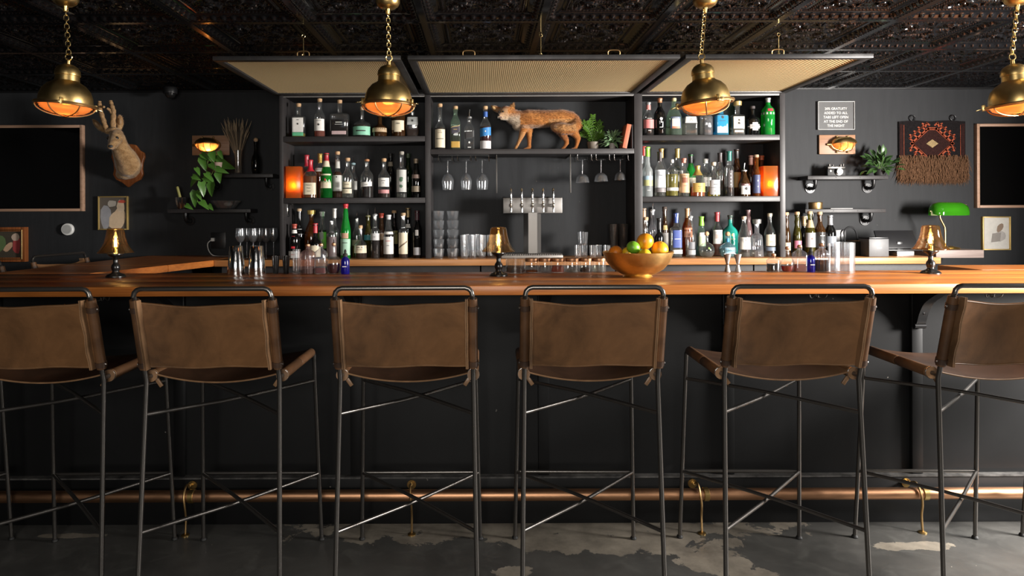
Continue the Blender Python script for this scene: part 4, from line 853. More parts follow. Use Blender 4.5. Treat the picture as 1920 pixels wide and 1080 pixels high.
# ------------------------------------------------------------------ glassware
def tumbler(base, r0, r1, h, label, name='tumbler', group=None, gm='tumbler_glass', facets=10, wall=.0025, rib=.03):
    pr = [(r0 * .92, 0), (r0, .004), (r0 + (r1 - r0) * .5, h * .5), (r1, h - .001), (r1 - wall, h), (r0 + (r1 - r0) * .5 - wall, h * .5), (r0 - wall, .012), (.002, .01)]
    o = MB().lathe(pr, facets * 4 if rib else 24, caps=(True, True), rib=rib, ribn=facets).build(name, gm, None, 50, loc=base)
    return tag(o, label, 'glass', group)
nth = ('bottom', 'second from bottom', 'middle', 'second from top', 'top')
for px, w, side, Y in ((822.5, 21, 'left', 4.55), (849, 23, 'right', 4.57)):
    r = w / 2 * Y / F; H = P(px, 393.5, Y).z - BT; st = H / 5.12
    for k in range(5):
        tumbler((P(px, 480, Y).x, Y, BT + .0004 + k * st), r * .8, r, st * 1.0, 'clear tumbler, %s of the %s of two glass stacks' % (nth[k], side), group='stacked tumblers')
for k, (px, Y) in enumerate(((871, 4.55), (887, 4.56), (904, 4.55), (921, 4.56), (934, 4.62), (878, 4.66), (896, 4.66))):
    o = ('leftmost', 'second', 'third', 'fourth', 'rightmost')[k] + ' of the front row' if k < 5 else ('left', 'right')[k - 5] + ' of the two in the rear'
    tumbler((P(px, 480, Y).x, Y, BT + .0004), .025, .029, .155, 'clear highball glass by the glass stacks, ' + o, group='highball glasses', name='highball_glass')
for k, px in enumerate((1084, 1098, 1112, 1125, 1138)):
    tumbler((P(px, 480, 4.55).x, 4.55 + .055 * (k % 2), BT + .0004), .021, .0245, .082, 'small clear shot tumbler by the mixing tins, %s from the left' % ('first', 'second', 'third', 'fourth', 'fifth')[k], group='short glasses', name='short_glass')
tumbler((P(1093, 480, 4.578).x, 4.578, BT + .0838), .03, .036, .088, 'clear tumbler stacked on top of the short glasses', name='tumbler')
for k, px in enumerate((1151, 1169)):
    tumbler((P(px, 480, 4.64).x, 4.64, BT + .0004), .026, .036, .225, 'tall smoky pint glass behind the fruit, %s of a pair' % ('left', 'right')[k], name='pint_glass', group='pint glasses', gm=glass('smoky_glass', (.55, .53, .5), .08, (.4, .38, .36)) and 'smoky_glass', rib=0)
def stemware(base, r, hb, hs, flip, label, group, coupe=False, rf=None):
    rf = rf or r * .85; t = hb + hs
    if coupe: bowl = [(.003, hs), (r * .5, hs + hb * .12), (r * .85, hs + hb * .4), (r, hs + hb), (r - .0015, hs + hb), (r * .8, hs + hb * .42), (.002, hs + hb * .16)]
    else: bowl = [(.003, hs), (r * .6, hs + hb * .12), (r * .95, hs + hb * .38), (r, hs + hb * .5), (r * .85, hs + hb), (r * .85 - .0015, hs + hb), (r * .97 - .0015, hs + hb * .5), (r * .55, hs + hb * .15), (.002, hs + hb * .05)]
    o = thing('stem_glass', label, 'glass', base, group, (pi if flip else 0, 0, 0))
    MB().lathe(bowl, 28, caps=(False, False)).build('bowl', 'tumbler_glass', o, 60)
    MB().lathe([(.0035, .005), (.0028, hs * .5), (.0035, hs + .001)], 10).build('stem', 'tumbler_glass', o)
    MB().lathe([(rf, 0), (rf, .0012), (.006, .005), (.003, .008)], 28).build('foot', 'tumbler_glass', o)
zr = ZM - .0345 - .036
for k, px in enumerate((839.5, 874, 904)):
    Y = 4.58; stemware((P(px, 300, Y).x, Y, zr + .002), .043 if k != 1 else .04, .115, .085, True, 'wine glass hanging upside down, %s of the three in the left rack' % ('left', 'middle', 'right')[k], 'hanging wine glasses', rf=.036)
for k, px in enumerate((1092, 1127, 1163)):
    Y = 4.58; stemware((P(px, 300, Y).x, Y, zr + .002), .047 if k < 2 else .04, .06, .095 - .008 * k, True, 'coupe glass hanging upside down, %s of the three in the right rack' % ('left', 'middle', 'right')[k], 'hanging coupe glasses', True, rf=.034)
def glass_rack(pxs, lab):
    t = thing('glass_rack', lab, 'glass rack', (0, 4.5, ZM - .0345), 'steel glass racks')
    MB().box(P(pxs[0], 290, 4.52).x, P(pxs[-1], 290, 4.52).x, .03, .2, -.004, -.0004).build('plate', 'black_iron', t, 0)
    for px in pxs:
        x = P(px, 290, 4.52).x
        MB().tube([(x, .03, -.003), (x, .025, -.038), (x + .006, .025, -.041), (x + .006, .19, -.041), (x, .2, -.003)], .0022, 8).build('rail', 'chrome', t)
glass_rack((822, 847.5, 857.5, 882, 891.5, 916.5), 'wire glass rack under the middle shelf beside the left upright')
glass_rack((1083, 1109, 1118, 1143, 1152, 1178), 'wire glass rack under the middle shelf beside the right upright')
for px, w in ((931, 'left'), (1069, 'right')):
    x = P(px, 300, 4.53).x; c = thing('shelf_bracket', 'thin dark shelf bracket below the middle shelf, %s of the pair' % w, 'bracket', (x, 4.52, ZM - .0345), 'shelf brackets')
    MB().bbox(-.002, .002, 0, .249, -.012, -.0004, .001).build('arm', 'dark_steel', c); MB().bbox(-.004, .004, .0, .006, -.26, -.0125, .001).build('drop', 'dark_steel', c)
WG = ((451, 4.60), (463, 4.68), (475, 4.60), (487, 4.68), (499, 4.61), (513, 4.68))
for k, (px, Y) in enumerate(WG):
    stemware((P(px, 480, Y).x, Y, BT + .0004), .035, .1, .105, False, 'upright wine glass left of the shelving, %s from the left' % ('first', 'second', 'third', 'fourth', 'fifth', 'sixth')[k], 'wine glasses on the back counter')
# ------------------------------------------------------------------ beer tower
Y = 4.6; bx = P(998, 440, Y).x; t = thing('beer_tower', 'stainless steel T-shaped beer tower with five taps', 'beer tower', (bx, Y, BT + .0304))
a = 16 * Y / F
MB().prism([(a * cos(R(k * 60)) * 1.02, a * sin(R(k * 60))) for k in range(6)], 0, P(998, 399, Y).z - BT - .0304, 'xy').build('column', 'brushed_dark', t, 20)
z0, z1 = P(998, 400, Y).z - BT - .0304, P(998, 371, Y).z - BT - .0304; hw = 55 * Y / F
hd = MB().bbox(-hw, hw, -.05, .05, z0, z1, .004).build('head', 'brushed_dark', t)
MB().bbox(-hw - .001, hw + .001, -.051, .051, z1 + .0002, z1 + .006, .001).build('lid', 'black_iron', hd)
for px in (958, 978, 998, 1018, 1037):
    x = P(px, 385, 4.54).x - bx; zc = z0 + (z1 - z0) * .5
    f = MB().tube([(x, -.0505, zc), (x, -.075, zc)], [.014, .009], 12).tube(smoothpath([(x, -.07, zc + .004), (x, -.085, zc - .006), (x, -.088, zc - .045)], 4), .0075, 10).ball((x, -.078, zc + .004), .013, 10).build('tap', 'chrome', t)
    MB().lathe([(.006, zc + .012), (.007, zc + .03), (.0085, zc + .04), (.006, zc + .046), (.0075, zc + .055), (.0085, zc + .11), (.004, zc + .116)], 14, (x, -.078, 0)).build('tap_handle', 'chrome', f)
x0, x1 = P(940, 480, 4.47).x, P(1055, 480, 4.47).x
d = thing('drip_tray', 'perforated steel drip tray below the beer tower', 'drip tray', ((x0 + x1) / 2, 4.56, BT + .0004)); w = (x1 - x0) / 2
MB().bbox(-w, w, -.11, .11, 0, .022, .003).build('tray', 'steel', d)
g = MB()
for k in range(34): x = -w + .008 + k * (2 * w - .016) / 33; g.box(x - .0025, x + .0025, -.108, .108, .0222, .0296)
o = g.build('grille', 'steel', d, 0); o['kind'] = 'stuff'
# ------------------------------------------------------------------ things on the bar top
def onbar(px, py, Y=None):
    if Y is None:
        y0 = (py - VY) + ROLL * (px - VX); Y = (HC - BT) * F / y0
    p = P(px, py, Y); return V((p.x, Y, BT + .0004))
for px, w, lab in ((443, 34, 'left'), (481.5, 34, 'right')):
    p = onbar(px, 512.5, 3.33); s = p.y / F
    t = thing('shaker_tin', 'polished steel shaker tin standing mouth down, %s of the pair' % lab, 'shaker', p, 'shaker tins')
    MB().lathe([(16.3 * s, 0), (16.6 * s, .003), (11.5 * s, 53 * s - .002), (10.8 * s, 53 * s)], 36).build('cup', 'chrome', t)
    MB().lathe([(16.4 * s, .0005), (16.9 * s, .001), (16.9 * s, .004), (16.4 * s, .0045)], 36, caps=(False, False)).build('rolled_rim', 'chrome', t)
for px, lab in ((517, 'left'), (536.5, 'right')):
    p = onbar(px, 512, 3.36); s = p.y / F
    tag(MB().lathe([(4.6 * s, 0), (4.8 * s, .002), (7.2 * s, 33 * s), (6.6 * s, 33 * s), (4 * s, .008), (.001, .007)], 24).build('black_jigger', 'turned_black', None, loc=p), 'black tapered jigger cup beside the bitters bottles, %s one' % lab, 'jigger', 'black jiggers')
for px, lab in ((1364, 'left'), (1383.5, 'right')):
    p = onbar(px, 511, 3.36); s = p.y / F
    t = thing('steel_jigger', 'hourglass steel jigger right of the fruit bowl, %s one' % lab, 'jigger', p, 'steel jiggers')
    MB().lathe([(5.6 * s, 0), (5.4 * s, .002), (2.6 * s, 13 * s), (2.6 * s, 15 * s), (7.2 * s, 33 * s), (6.8 * s, 33 * s), (2.2 * s, 16 * s), (.001, 16 * s)], 28).build('cups', 'steel', t)
    MB().lathe([(2.7 * s, 13 * s), (3.1 * s, 14 * s), (2.7 * s, 15 * s)], 20, caps=(False, False)).build('waist_ring', 'chrome', t)
def bb(px, w, yt, label, Y=3.34, **k):
    p = onbar(px, 512, Y); top = P(px, yt, Y).z
    bottle(p, w / 2 * Y / F, top - BT, label, group='bitters bottles on the bar', name='bitters_bottle', **k)
tumbler(onbar(556, 512, 3.34), 7 * 3.34 / F, 7.4 * 3.34 / F, 46 * 3.34 / F, 'slim etched clear glass left of the ribbed rose bottle', name='etched_glass', rib=.02)
bb(577.5, 27, 453, 'ribbed rose-tinted bitters bottle with copper dasher', style='jar', glassm='rose_glass', liq='dark', fill=.15, cap=('dash',), neck=.009, rib=.035, ribn=18)
bb(602, 21.5, 452, 'square ribbed bitters bottle with a little red liquid, left group', style='jar', glassm='ribbed_glass', liq='red', fill=.22, cap=('dash',), neck=.009, n=6)
bb(626, 25, 451, 'round-bellied bitters flask of dark red liquid, left group', style='bulb', liq='wine', fill=.34, cap=('dash', 1), neck=.0085)
bb(1450.5, 25, 471, 'dome-shouldered bitters bottle of dark liquid with red stopper', style='jar', liq='dark', fill=.5, cap=('dash',), neck=.009)
bb(1476.5, 24.5, 458, 'long-necked bitters flask of ruby liquid, right group', style='bulb', liq='red', fill=.27, cap=('dash',), neck=.0085)
bb(1499.5, 21.5, 455, 'square ribbed bitters bottle with orange-red liquid, right group', style='jar', glassm='ribbed_glass', liq='rose', fill=.3, cap=('dash',), neck=.009, n=6)
bb(1540.5, 24.5, 452, 'diamond-cut bitters bottle of dark liquid beside the mixing glass', style='jar', glassm='ribbed_glass', liq='dark', fill=.45, cap=('dash', 1), neck=.01, rib=.05, ribn=14)
for px, lab in ((647.5, 'left'), (1520, 'right')):
    Y = 3.33; p = onbar(px, 512, Y); s = Y / F
    t = thing('dropper_bottle', 'cobalt blue dropper bottle in the %s bitters group' % lab, 'bottle', p, 'blue dropper bottles')
    MB().lathe([(7.6 * s, 0), (8 * s, .002), (8 * s, 24 * s), (7 * s, 28 * s), (4 * s, 31 * s), (3.8 * s, 33 * s)], 24, caps=(True, False)).build('glass_body', 'blue_glass', t, 50)
    MB().lathe([(4.4 * s, 32 * s), (4.4 * s, 37 * s), (3.4 * s, 38 * s)], 18).build('collar', 'matte_black', t)
    MB().lathe([(2.2 * s, 38 * s), (2.4 * s, 42 * s), (1.4 * s, 45 * s), (.3 * s, 46 * s)], 14).build('rubber_bulb', 'matte_black', t)
    MB().box(-4 * s, 4 * s, -8.3 * s, -8.1 * s, 13 * s, 14.5 * s).build('printed_line', WP, t, 0)
tumbler(onbar(1562, 511.5, 3.3), 8 * 3.3 / F, 8.5 * 3.3 / F, 54 * 3.3 / F, 'narrow clear glass just left of the cut mixing glass', name='highball_glass', rib=0)
tumbler(onbar(1584, 512, 3.24), 16.5 * 3.24 / F, 17.2 * 3.24 / F, 58 * 3.24 / F, 'large diamond-cut crystal mixing glass on the bar', name='mixing_glass', facets=12, wall=.004, rib=.035)
# jars with copper lids
p = onbar(966.5, 511.5, 3.33); s = 3.33 / F
t = thing('coaster_glass', 'wide clear glass holding dark garnish beside the middle lamp', 'glass', p)
MB().lathe([(17 * s, 0), (18.4 * s, .003), (18.6 * s, 26 * s), (17.8 * s, 26 * s), (17.4 * s, .006), (.001, .005)], 32).build('bowl', 'clear_glass', t, 50)
MB().lathe([(16.8 * s, .0065), (17 * s, 11 * s), (10 * s, 13 * s), (.001, 12 * s)], 28).build('garnish', paint((.012, .008, .008)), t)
for k, (px, w, c) in enumerate(((997, 24, 'amber'), (1022, 24, None), (1046, 25.5, 'rose'), (1073, 26, 'clear'), (1098.5, 23.5, 'dark'), (1123.5, 25, 'clear'))):
    p = onbar(px, 511.5, 3.36); s = 3.36 / F; r = w / 2 * s
    t = thing('lidded_jar', 'clear garnish jar with copper lid, %s in the row from the left' % ('first', 'second', 'third', 'fourth', 'fifth', 'sixth')[k], 'jar', p, 'copper-lidded garnish jars')
    MB().lathe([(r * .95, 0), (r, .002), (r, 21 * s), (r * .97, 22 * s)], 28, caps=(True, False)).build('glass_body', 'clear_glass', t, 50)
    MB().lathe([(r * 1.01, 20.5 * s), (r * 1.03, 21 * s), (r * 1.03, 26 * s), (r * .95, 27 * s)], 28).build('lid', 'copper', t)
    if c: MB().lathe([(r * .9, .003), (r * .94, 4 * s), (r * .8, (5 + 4 * (k % 3)) * s), (.001, (6 + 4 * (k % 3)) * s)], 20).build('contents', 'liquid_' + c, t)
# fruit bowl
p = onbar(1196, 517.5, 3.1); s = 3.1 / F
bw = thing('fruit_bowl', 'hammered brass bowl of citrus on the bar', 'bowl', p)
MB().lathe([(26 * s, 0), (28 * s, .001), (25 * s, .008), (30 * s, .013), (47 * s, 15 * s), (58 * s, 28 * s), (64.5 * s, 44 * s), (65.5 * s, 47 * s), (64.5 * s, 47.3 * s), (57 * s, 29 * s), (45 * s, 16 * s), (20 * s, 7 * s), (.001, 6 * s)], 48).build('bowl_shell', 'bowl_brass', bw, 60)
def citrus(px, py, dy, rp, name, col, label, sc=(1, 1, .94), tip=0):
    Y = p.y + dy; c = P(px, py, Y); r = rp * Y / F
    m, nt, bs = nodes('peel_' + name + str(px)); bs.inputs['Base Color'].default_value = (*col, 1); bs.inputs['Roughness'].default_value = .38
    co = coord(nt); bump(nt, bs, noise(nt, co, 260, 2, .5), .35, .002)
    lk(nt, ramp(nt, noise(nt, co, 18, 3, .6), [(.3, tuple(x * .82 for x in col)), (.7, tuple(min(1, x * 1.1) for x in col))]), bs.inputs['Base Color'])
    t = thing(name, label, name, c, 'citrus in the brass bowl', (.3, .5, px))
    MB().ball((0, 0, 0), r, 24, sc).build('peel', m, t)
    MB().lathe([(.0035, 0), (.003, .0015), (.001, .002)], 8, (0, 0, r * sc[2] - .0008)).build('stem_scar', paint((.12, .16, .04)), t)
OR, LM, LI = (.85, .3, .012), (.85, .5, .02), (.16, .38, .02)
citrus(1209.5, 452.5, 0, 16, 'orange', OR, 'plump orange on top of the citrus heap')
citrus(1237, 467.5, .015, 16, 'orange', (.88, .38, .015), 'golden orange at the right side of the bowl')
citrus(1187.5, 464, -.03, 11.8, 'lime', LI, 'green lime in front of the oranges', (1.1, 1, 1))
citrus(1154, 473, 0, 13, 'orange', (.72, .2, .012), 'deep orange at the left side of the bowl')
citrus(1175, 476, .02, 11, 'lemon', LM, 'yellow lemon wedged left of the lime', (1, 1, 1.25))
citrus(1208, 480, -.06, 13, 'lemon', LM, 'yellow lemon low in the front of the bowl', (1.25, 1, 1))
citrus(1196, 484, .05, 14, 'orange', OR, 'orange buried under the other citrus')
# amber table lamps
emit('filament', (1, .66, .22), 22)
def table_lamp(px, py, Y, label):
    q = onbar(px, py, Y); t = thing('table_lamp', label, 'table lamp', q, 'amber glass table lamps')
    k = .0025
    bs = MB().lathe([(.044, 0), (.044, .004), (.036, .012), (.02, .018), (.0155, .024), (.015, .028), (.0185, .036), (.0205, .046), (.0175, .056), (.012, .063), (.010, .072), (.0115, .08), (.0095, .084), (.014, .092), (.028, .1), (.034, .106), (.034, .11), (.02, .111)], 36).build('turned_base', 'turned_black', t, 40)
    sh_ = MB().lathe([(.078, .116), (.077, .119), (.063, .136), (.051, .160), (.043, .19), (.038, .222), (.034, .229), (.012, .231)], 40, caps=(False, False)).build('glass_shade', 'amber_shade_glass', t, 60)
    MB().tube([(.0775 * cos(a), .0775 * sin(a), .116) for a in [2 * pi * i / 40 for i in range(40)]], .0018, 6, closed=True).build('rim', 'amber_shade_glass', sh_)
    MB().lathe([(.011, .111), (.011, .132), (.009, .134)], 16).build('socket', 'bright_brass', t)
    bl = MB().lathe([(.008, .134), (.0135, .145), (.0145, .165), (.011, .188), (.003, .198), (.0005, .199)], 18, caps=(True, False)).build('bulb', 'clear_glass', t, 60)
    g = MB()
    for i in range(4):
        a = pi / 4 + i * pi / 2; g.tube([(.006 * cos(a), .006 * sin(a), .143), (.003 * cos(a), .003 * sin(a), .184)], .0012, 6)
    g.build('filament', 'filament', bl)
    point('lamp_light', t, (0, 0, .165), .3, (1, .6, .22), .01)
table_lamp(217, 515.5, 3.21, 'black turned table lamp with amber bell shade at the left of the bar')
table_lamp(935, 516.5, 3.19, 'black turned table lamp with amber bell shade in the middle of the bar')
table_lamp(1745, 508.5, 3.22, 'black turned table lamp with amber bell shade at the right of the bar')
# ------------------------------------------------------------------ animals on display
vcol('fur', .85, .3)
def fur_blades(out, nr, flow, n, ln, col, seed, keep=lambda p: True):
    rnd = random.Random(seed); g = MB(); g.c = []; tries = 0
    N = len(out.v)
    while len(g.v) < 3 * n and tries < n * 4:
        tries += 1; i = rnd.randrange(N); p = V(out.v[i]); nn = nr[i]
        if not keep(p): continue
        d = flow(p); d = (d - nn * d.dot(nn)); d = (d.normalized() if d.length > 1e-5 else nn.orthogonal()) + nn * rnd.uniform(.12, .5) + V((rnd.gauss(0, .2), rnd.gauss(0, .2), rnd.gauss(0, .2)))
        d.normalize(); w = d.cross(nn).normalized() * rnd.uniform(.0008, .0016); L_ = ln(p) * rnd.uniform(.6, 1.3)
        j = V((rnd.gauss(0, .002), rnd.gauss(0, .002), rnd.gauss(0, .002))); p = p + j
        g.add([p - w, p + w, p + d * L_], [(0, 1, 2)]); c = V(col(p)); k = rnd.uniform(.7, 1.35); g.c += [tuple(c * k * .8), tuple(c * k * .8), tuple(c * k * 1.15)]
    return g
# --- fox on the middle shelf
FYY = 4.635
def q(px, py, dy=0): return P(900 + px / 6.194, 170 + py / 6.194, FYY + dy)
u = FYY / F / 6.194                      # one zoomed pixel in metres
fz = q(700, 664).z
def at(px, py, dy, r): return (q(px, py, dy), r * u)
chains = [
 [at(470, 310, 0, 105), at(560, 300, 0, 112), at(700, 300, 0, 108), at(820, 292, 0, 100), at(950, 285, 0, 98), at(1040, 300, 0, 92)],      # trunk
 [at(470, 300, 0, 100), at(400, 285, -.01, 92), at(335, 250, -.02, 80)],                                                              # neck
 [at(440, 370, -.005, 72), at(520, 380, 0, 70)],
 [at(300, 226, -.03, 80), at(282, 236, -.04, 72)], [at(270, 245, -.05, 48), at(235, 262, -.075, 30), at(222, 264, -.088, 22)], [at(290, 275, -.045, 42), at(245, 290, -.066, 20)],   # head, muzzle, jaw
 [at(245, 205, -.02, 40), at(205, 192, -.016, 38), at(168, 174, -.012, 34), at(128, 146, -.008, 9)], [at(345, 195, -.03, 36), at(368, 160, -.028, 32), at(392, 112, -.025, 9)],   # ears
 [at(505, 400, -.028, 52), at(490, 470, -.03, 38), at(462, 540, -.03, 24), at(430, 610, -.03, 19), at(410, 645, -.032, 19)],
 [at(560, 390, .03, 54), at(570, 470, .03, 36), at(572, 560, .028, 25), at(572, 635, .026, 22), at(535, 648, .012, 18), at(508, 652, .004, 13)],
 [at(940, 400, -.028, 80), at(955, 470, -.03, 50), at(1000, 540, -.03, 32), at(1010, 580, -.03, 25), at(975, 630, -.03, 18), at(945, 652, -.034, 14)],
 [at(1040, 400, .03, 84), at(1090, 460, .032, 52), at(1140, 525, .03, 33), at(1125, 590, .03, 24), at(1110, 642, .028, 20), at(1080, 651, .012, 17), at(1055, 653, .004, 13)],
 [at(1060, 255, 0, 45), at(1110, 300, -.02, 48), at(1120, 370, -.045, 54), at(1060, 420, -.06, 60), at(960, 415, -.065, 66), at(880, 400, -.06, 52), at(840, 385, -.055, 28)],  # brush wrapped round the thigh
]
fo, fn = organic(chains, .0048, 10)
org = V((q(700, 664).x, FYY, ZM + .0006)); low = min(v[2] for v in fo.v); fo.v = [tuple(V(v) - V((org.x, org.y, low))) for v in fo.v]
def zpx(p):
    w = V(p) + org; dxx = (w.x * F / w.y) + VX; dyy = (HC - w.z) * F / w.y + VY; return (dxx - 900) * 6.194, (dyy - 170) * 6.194
rf = random.Random(3)
def foxcol(p):
    x, y = zpx(p); n_ = .5 + .28 * sin(x * .021 + 1.5 * sin(y * .03)) + rf.uniform(-.2, .2)
    c = V((.25, .085, .018)).lerp(V((.42, .17, .042)), n_)
    if y < 215 and x > 420: c = c.lerp(V((.16, .06, .02)), .5)
    if 800 < x < 1120 and 330 < y < 470: c = c.lerp(V((.42, .24, .1)), .55)
    if x < 470 and y > 255 and x + (y - 255) * .0 < 470 and y < 470: c = c.lerp(V((.42, .33, .24)), min(1, (y - 250) / 70))
    if x < 330 and 205 < y <= 330: c = c.lerp(V((.36, .24, .14)), .6)
    if x < 190 or (340 < x < 410 and y < 190): c = V((.3, .14, .04))
    if y > 480 and x < 530 : c = V((.36, .17, .06))
    if y > 500 and 880 < x < 1030: c = V((.2, .07, .02))
    if y > 560 and x > 480: c = c.lerp(V((.3, .1, .02)), .6)
    if 440 < x < 900 and y > 395 and y < 440: c = c.lerp(V((.3, .2, .13)), .6)
    return tuple(c)
fo.c = [foxcol(v) for v in fo.v]
fx = thing('fox', 'taxidermy red fox snarling on the middle shelf', 'taxidermy', org)
body = fo.build('body', 'fur', fx, 0); body.data.shade_smooth()
fnr = [v.normal.copy() for v in body.data.vertices]
def fflow(p):
    x, y = zpx(p)
    if y > 480: return V((.1, 0, -1))
    if x < 420: return V((.8, .1, -.6))
    return V((1, 0, -.35))
fg = fur_blades(fo, fnr, fflow, 14000, lambda p: .006 if zpx(p)[1] > 490 or zpx(p)[0] < 330 else (.02 if 800 < zpx(p)[0] and zpx(p)[1] > 330 else .014), foxcol, 5)
o = fg.build('fur_coat', 'fur', fx, 0); o['kind'] = 'stuff'
def fl(px, py, dy): return q(px, py, dy) - V((org.x, org.y, low))
for px, py, dy in ((268, 212, -.082), (222, 218, -.07)): MB().ball(fl(px, py, dy), .006, 10).build('eye', 'turned_black', fx)
MB().ball(fl(218, 256, -.1), .0065, 10, (1.2, 1, .8)).build('nose', 'turned_black', fx)
MB().ball(fl(232, 278, -.088), .009, 10, (1.5, .8, .7)).build('mouth', paint((.12, .03, .03)), fx)
g = MB()
for k in range(6): g.lathe([(.0018, 0), (.0004, -.007 if k < 3 else .007)], 6, fl(210 + (k % 3) * 22, 272 if k < 3 else 292, -.098))
g.build('teeth', paint((.75, .7, .58), .3), fx)
for (a, b_, c_, d_) in ((185, 190, 140, 158), (352, 190, 384, 128)):
    MB().ball((fl(a, b_, -.036) + fl(c_, d_, -.03)) / 2, .017, 10, (.55, .3, 1.1), Matrix.Rotation(-.7 if a < 300 else .4, 4, 'Y')).build('inner_ear', paint((.5, .32, .14)), fx)
# --- roe deer head on a shield
DY = 4.98
def dq(px, py, Y): return P(160 + px / 6.0, 180 + py / 6.0, Y)
so = dq(497, 780, YW - .001); so.y = YW - .0006
sd = thing('mounted_deer_head', 'roe deer head with small antlers on a wooden shield plaque', 'taxidermy', so)
half = [(0, .158), (.055, .150), (.072, .13), (.088, .108), (.118, .092), (.124, .06), (.108, .015), (.104, -.03), (.112, -.07), (.09, -.108), (.045, -.13), (0, -.165)]
sp = half + [(-x, z) for x, z in half[-2:0:-1]]
MB().prism(sp, -.026, 0, 'xz').build('shield', 'shield_wood', sd, 30, bev=.006)
def D(px, py, Y, r): return (dq(px, py, Y) - so, r)
ch = [[D(490, 800, 4.965, .088), D(480, 770, 4.90, .088), D(455, 700, 4.84, .078), D(420, 640, 4.78, .066), D(385, 560, 4.72, .056), D(365, 480, 4.68, .05)],
      [D(450, 850, 4.95, .06), D(400, 880, 4.95, .035)],
      [D(350, 440, 4.665, .047), D(345, 470, 4.635, .045)], [D(335, 490, 4.62, .042), D(312, 530, 4.575, .031), D(290, 562, 4.54, .022), D(282, 570, 4.532, .019)], [D(335, 545, 4.62, .024), D(298, 582, 4.555, .014)],
      [D(385, 375, 4.69, .012), D(388, 310, 4.70, .026), D(387, 250, 4.70, .021), D(384, 214, 4.70, .007)], [D(225, 400, 4.69, .012), D(160, 350, 4.70, .022), D(115, 300, 4.70, .018), D(84, 262, 4.70, .006)],
      [D(320, 385, 4.655, .026), D(250, 400, 4.655, .02)]]
do, dn = organic(ch, .005, 5); rr = random.Random(9)
def deercol(p):
    y = p[2]; n_ = .5 + .5 * sin(p[0] * 90 + 2 * sin(p[2] * 70)) * sin(p[2] * 60)
    c = V((.27, .15, .06)).lerp(V((.42, .26, .12)), n_)
    if p[1] > -.12: c = c.lerp(V((.46, .3, .155)), .6)
    if p[2] > .27: c = c.lerp(V((.26, .13, .05)), .6)
    return tuple(c)
do.c = [deercol(v) for v in do.v]
db = do.build('head', 'fur', sd, 0); db.data.shade_smooth(); dnr = [v.normal.copy() for v in db.data.vertices]
fg = fur_blades(do, dnr, lambda p: V((.2, .6, -.8)), 7000, lambda p: .008, deercol, 6); o = fg.build('fur_coat', 'fur', sd, 0); o['kind'] = 'stuff'
for a, b_ in ((355, 474), (262, 474)): MB().ball(dq(a, b_, 4.592 if a > 300 else 4.60) - so, .012, 12).build('eye', 'turned_black', sd)
MB().ball(dq(284, 566, 4.519) - so, .015, 12, (1.1, .7, .7)).build('nose', paint((.05, .05, .055), .3), sd)
pm('antler', (.34, .2, .09), .75, var=.5, vscale=60, bmp=.6, bscale=90)
for nm, main, tine in (('l', [(250, 400, 4.66), (225, 330, 4.66), (190, 230, 4.66), (165, 130, 4.66), (160, 62, 4.665)], [(168, 140, 4.66), (190, 122, 4.65), (212, 124, 4.64)]),
                       ('r', [(318, 385, 4.66), (312, 290, 4.66), (318, 180, 4.66), (300, 110, 4.66), (284, 58, 4.665)], [(305, 200, 4.66), (275, 160, 4.65), (244, 136, 4.64)])):
    pts = smoothpath([dq(*w) - so for w in main], 5); n_ = len(pts)
    a = MB().tube(pts, [.0205 + .005 * sin(i * 1.9) * .4 - .0095 * i / n_ for i in range(n_)], 10).build('antler', 'antler', sd)
    pts = smoothpath([dq(*w) - so for w in tine], 4); MB().tube(pts, [.0125 - .0055 * i / len(pts) for i in range(len(pts))], 8).build('tine', 'antler', a)
    MB().lathe([(.019, -.006), (.023, 0), (.019, .006)], 12, dq(*main[0]) - so).build('burr', 'antler', a)
for a, b_, c_, d_ in ((388, 330, 386, 245), (150, 345, 105, 292)):
    MB().ball((dq(a, b_, 4.675) + dq(c_, d_, 4.675)) / 2 - so, .024, 10, (.5, .25, 1), Matrix.Rotation(-.65 if a < 300 else 0, 4, 'Y')).build('inner_ear', paint((.33, .2, .1)), sd)
# ------------------------------------------------------------------ plants
def leafmat(n, a, b_):
    m, nt, bs = nodes(n); c = coord(nt, (8, 8, 8), 'Object'); lk(nt, ramp(nt, noise(nt, c, 4, 3, .6), [(.3, a), (.7, b_)]), bs.inputs['Base Color'])
    bs.inputs['Roughness'].default_value = .35; bs.inputs['Subsurface Weight'].default_value = 0
leafmat('pothos_leaf', (.025, .085, .012), (.085, .2, .03)); leafmat('dark_leaf', (.018, .055, .014), (.06, .125, .035)); leafmat('fern_leaf', (.03, .085, .01), (.09, .19, .02)); leafmat('pale_leaf', (.06, .16, .06), (.27, .38, .22))
def orient(base, tip, facing, roll=0):
    y = (V(tip) - V(base)).normalized(); z = V(facing); z = (z - y * z.dot(y)).normalized(); x = y.cross(z)
    m = Matrix((x, y, z)).transposed().to_4x4(); return Matrix.Translation(base) @ m @ Matrix.Rotation(roll, 4, 'Y')
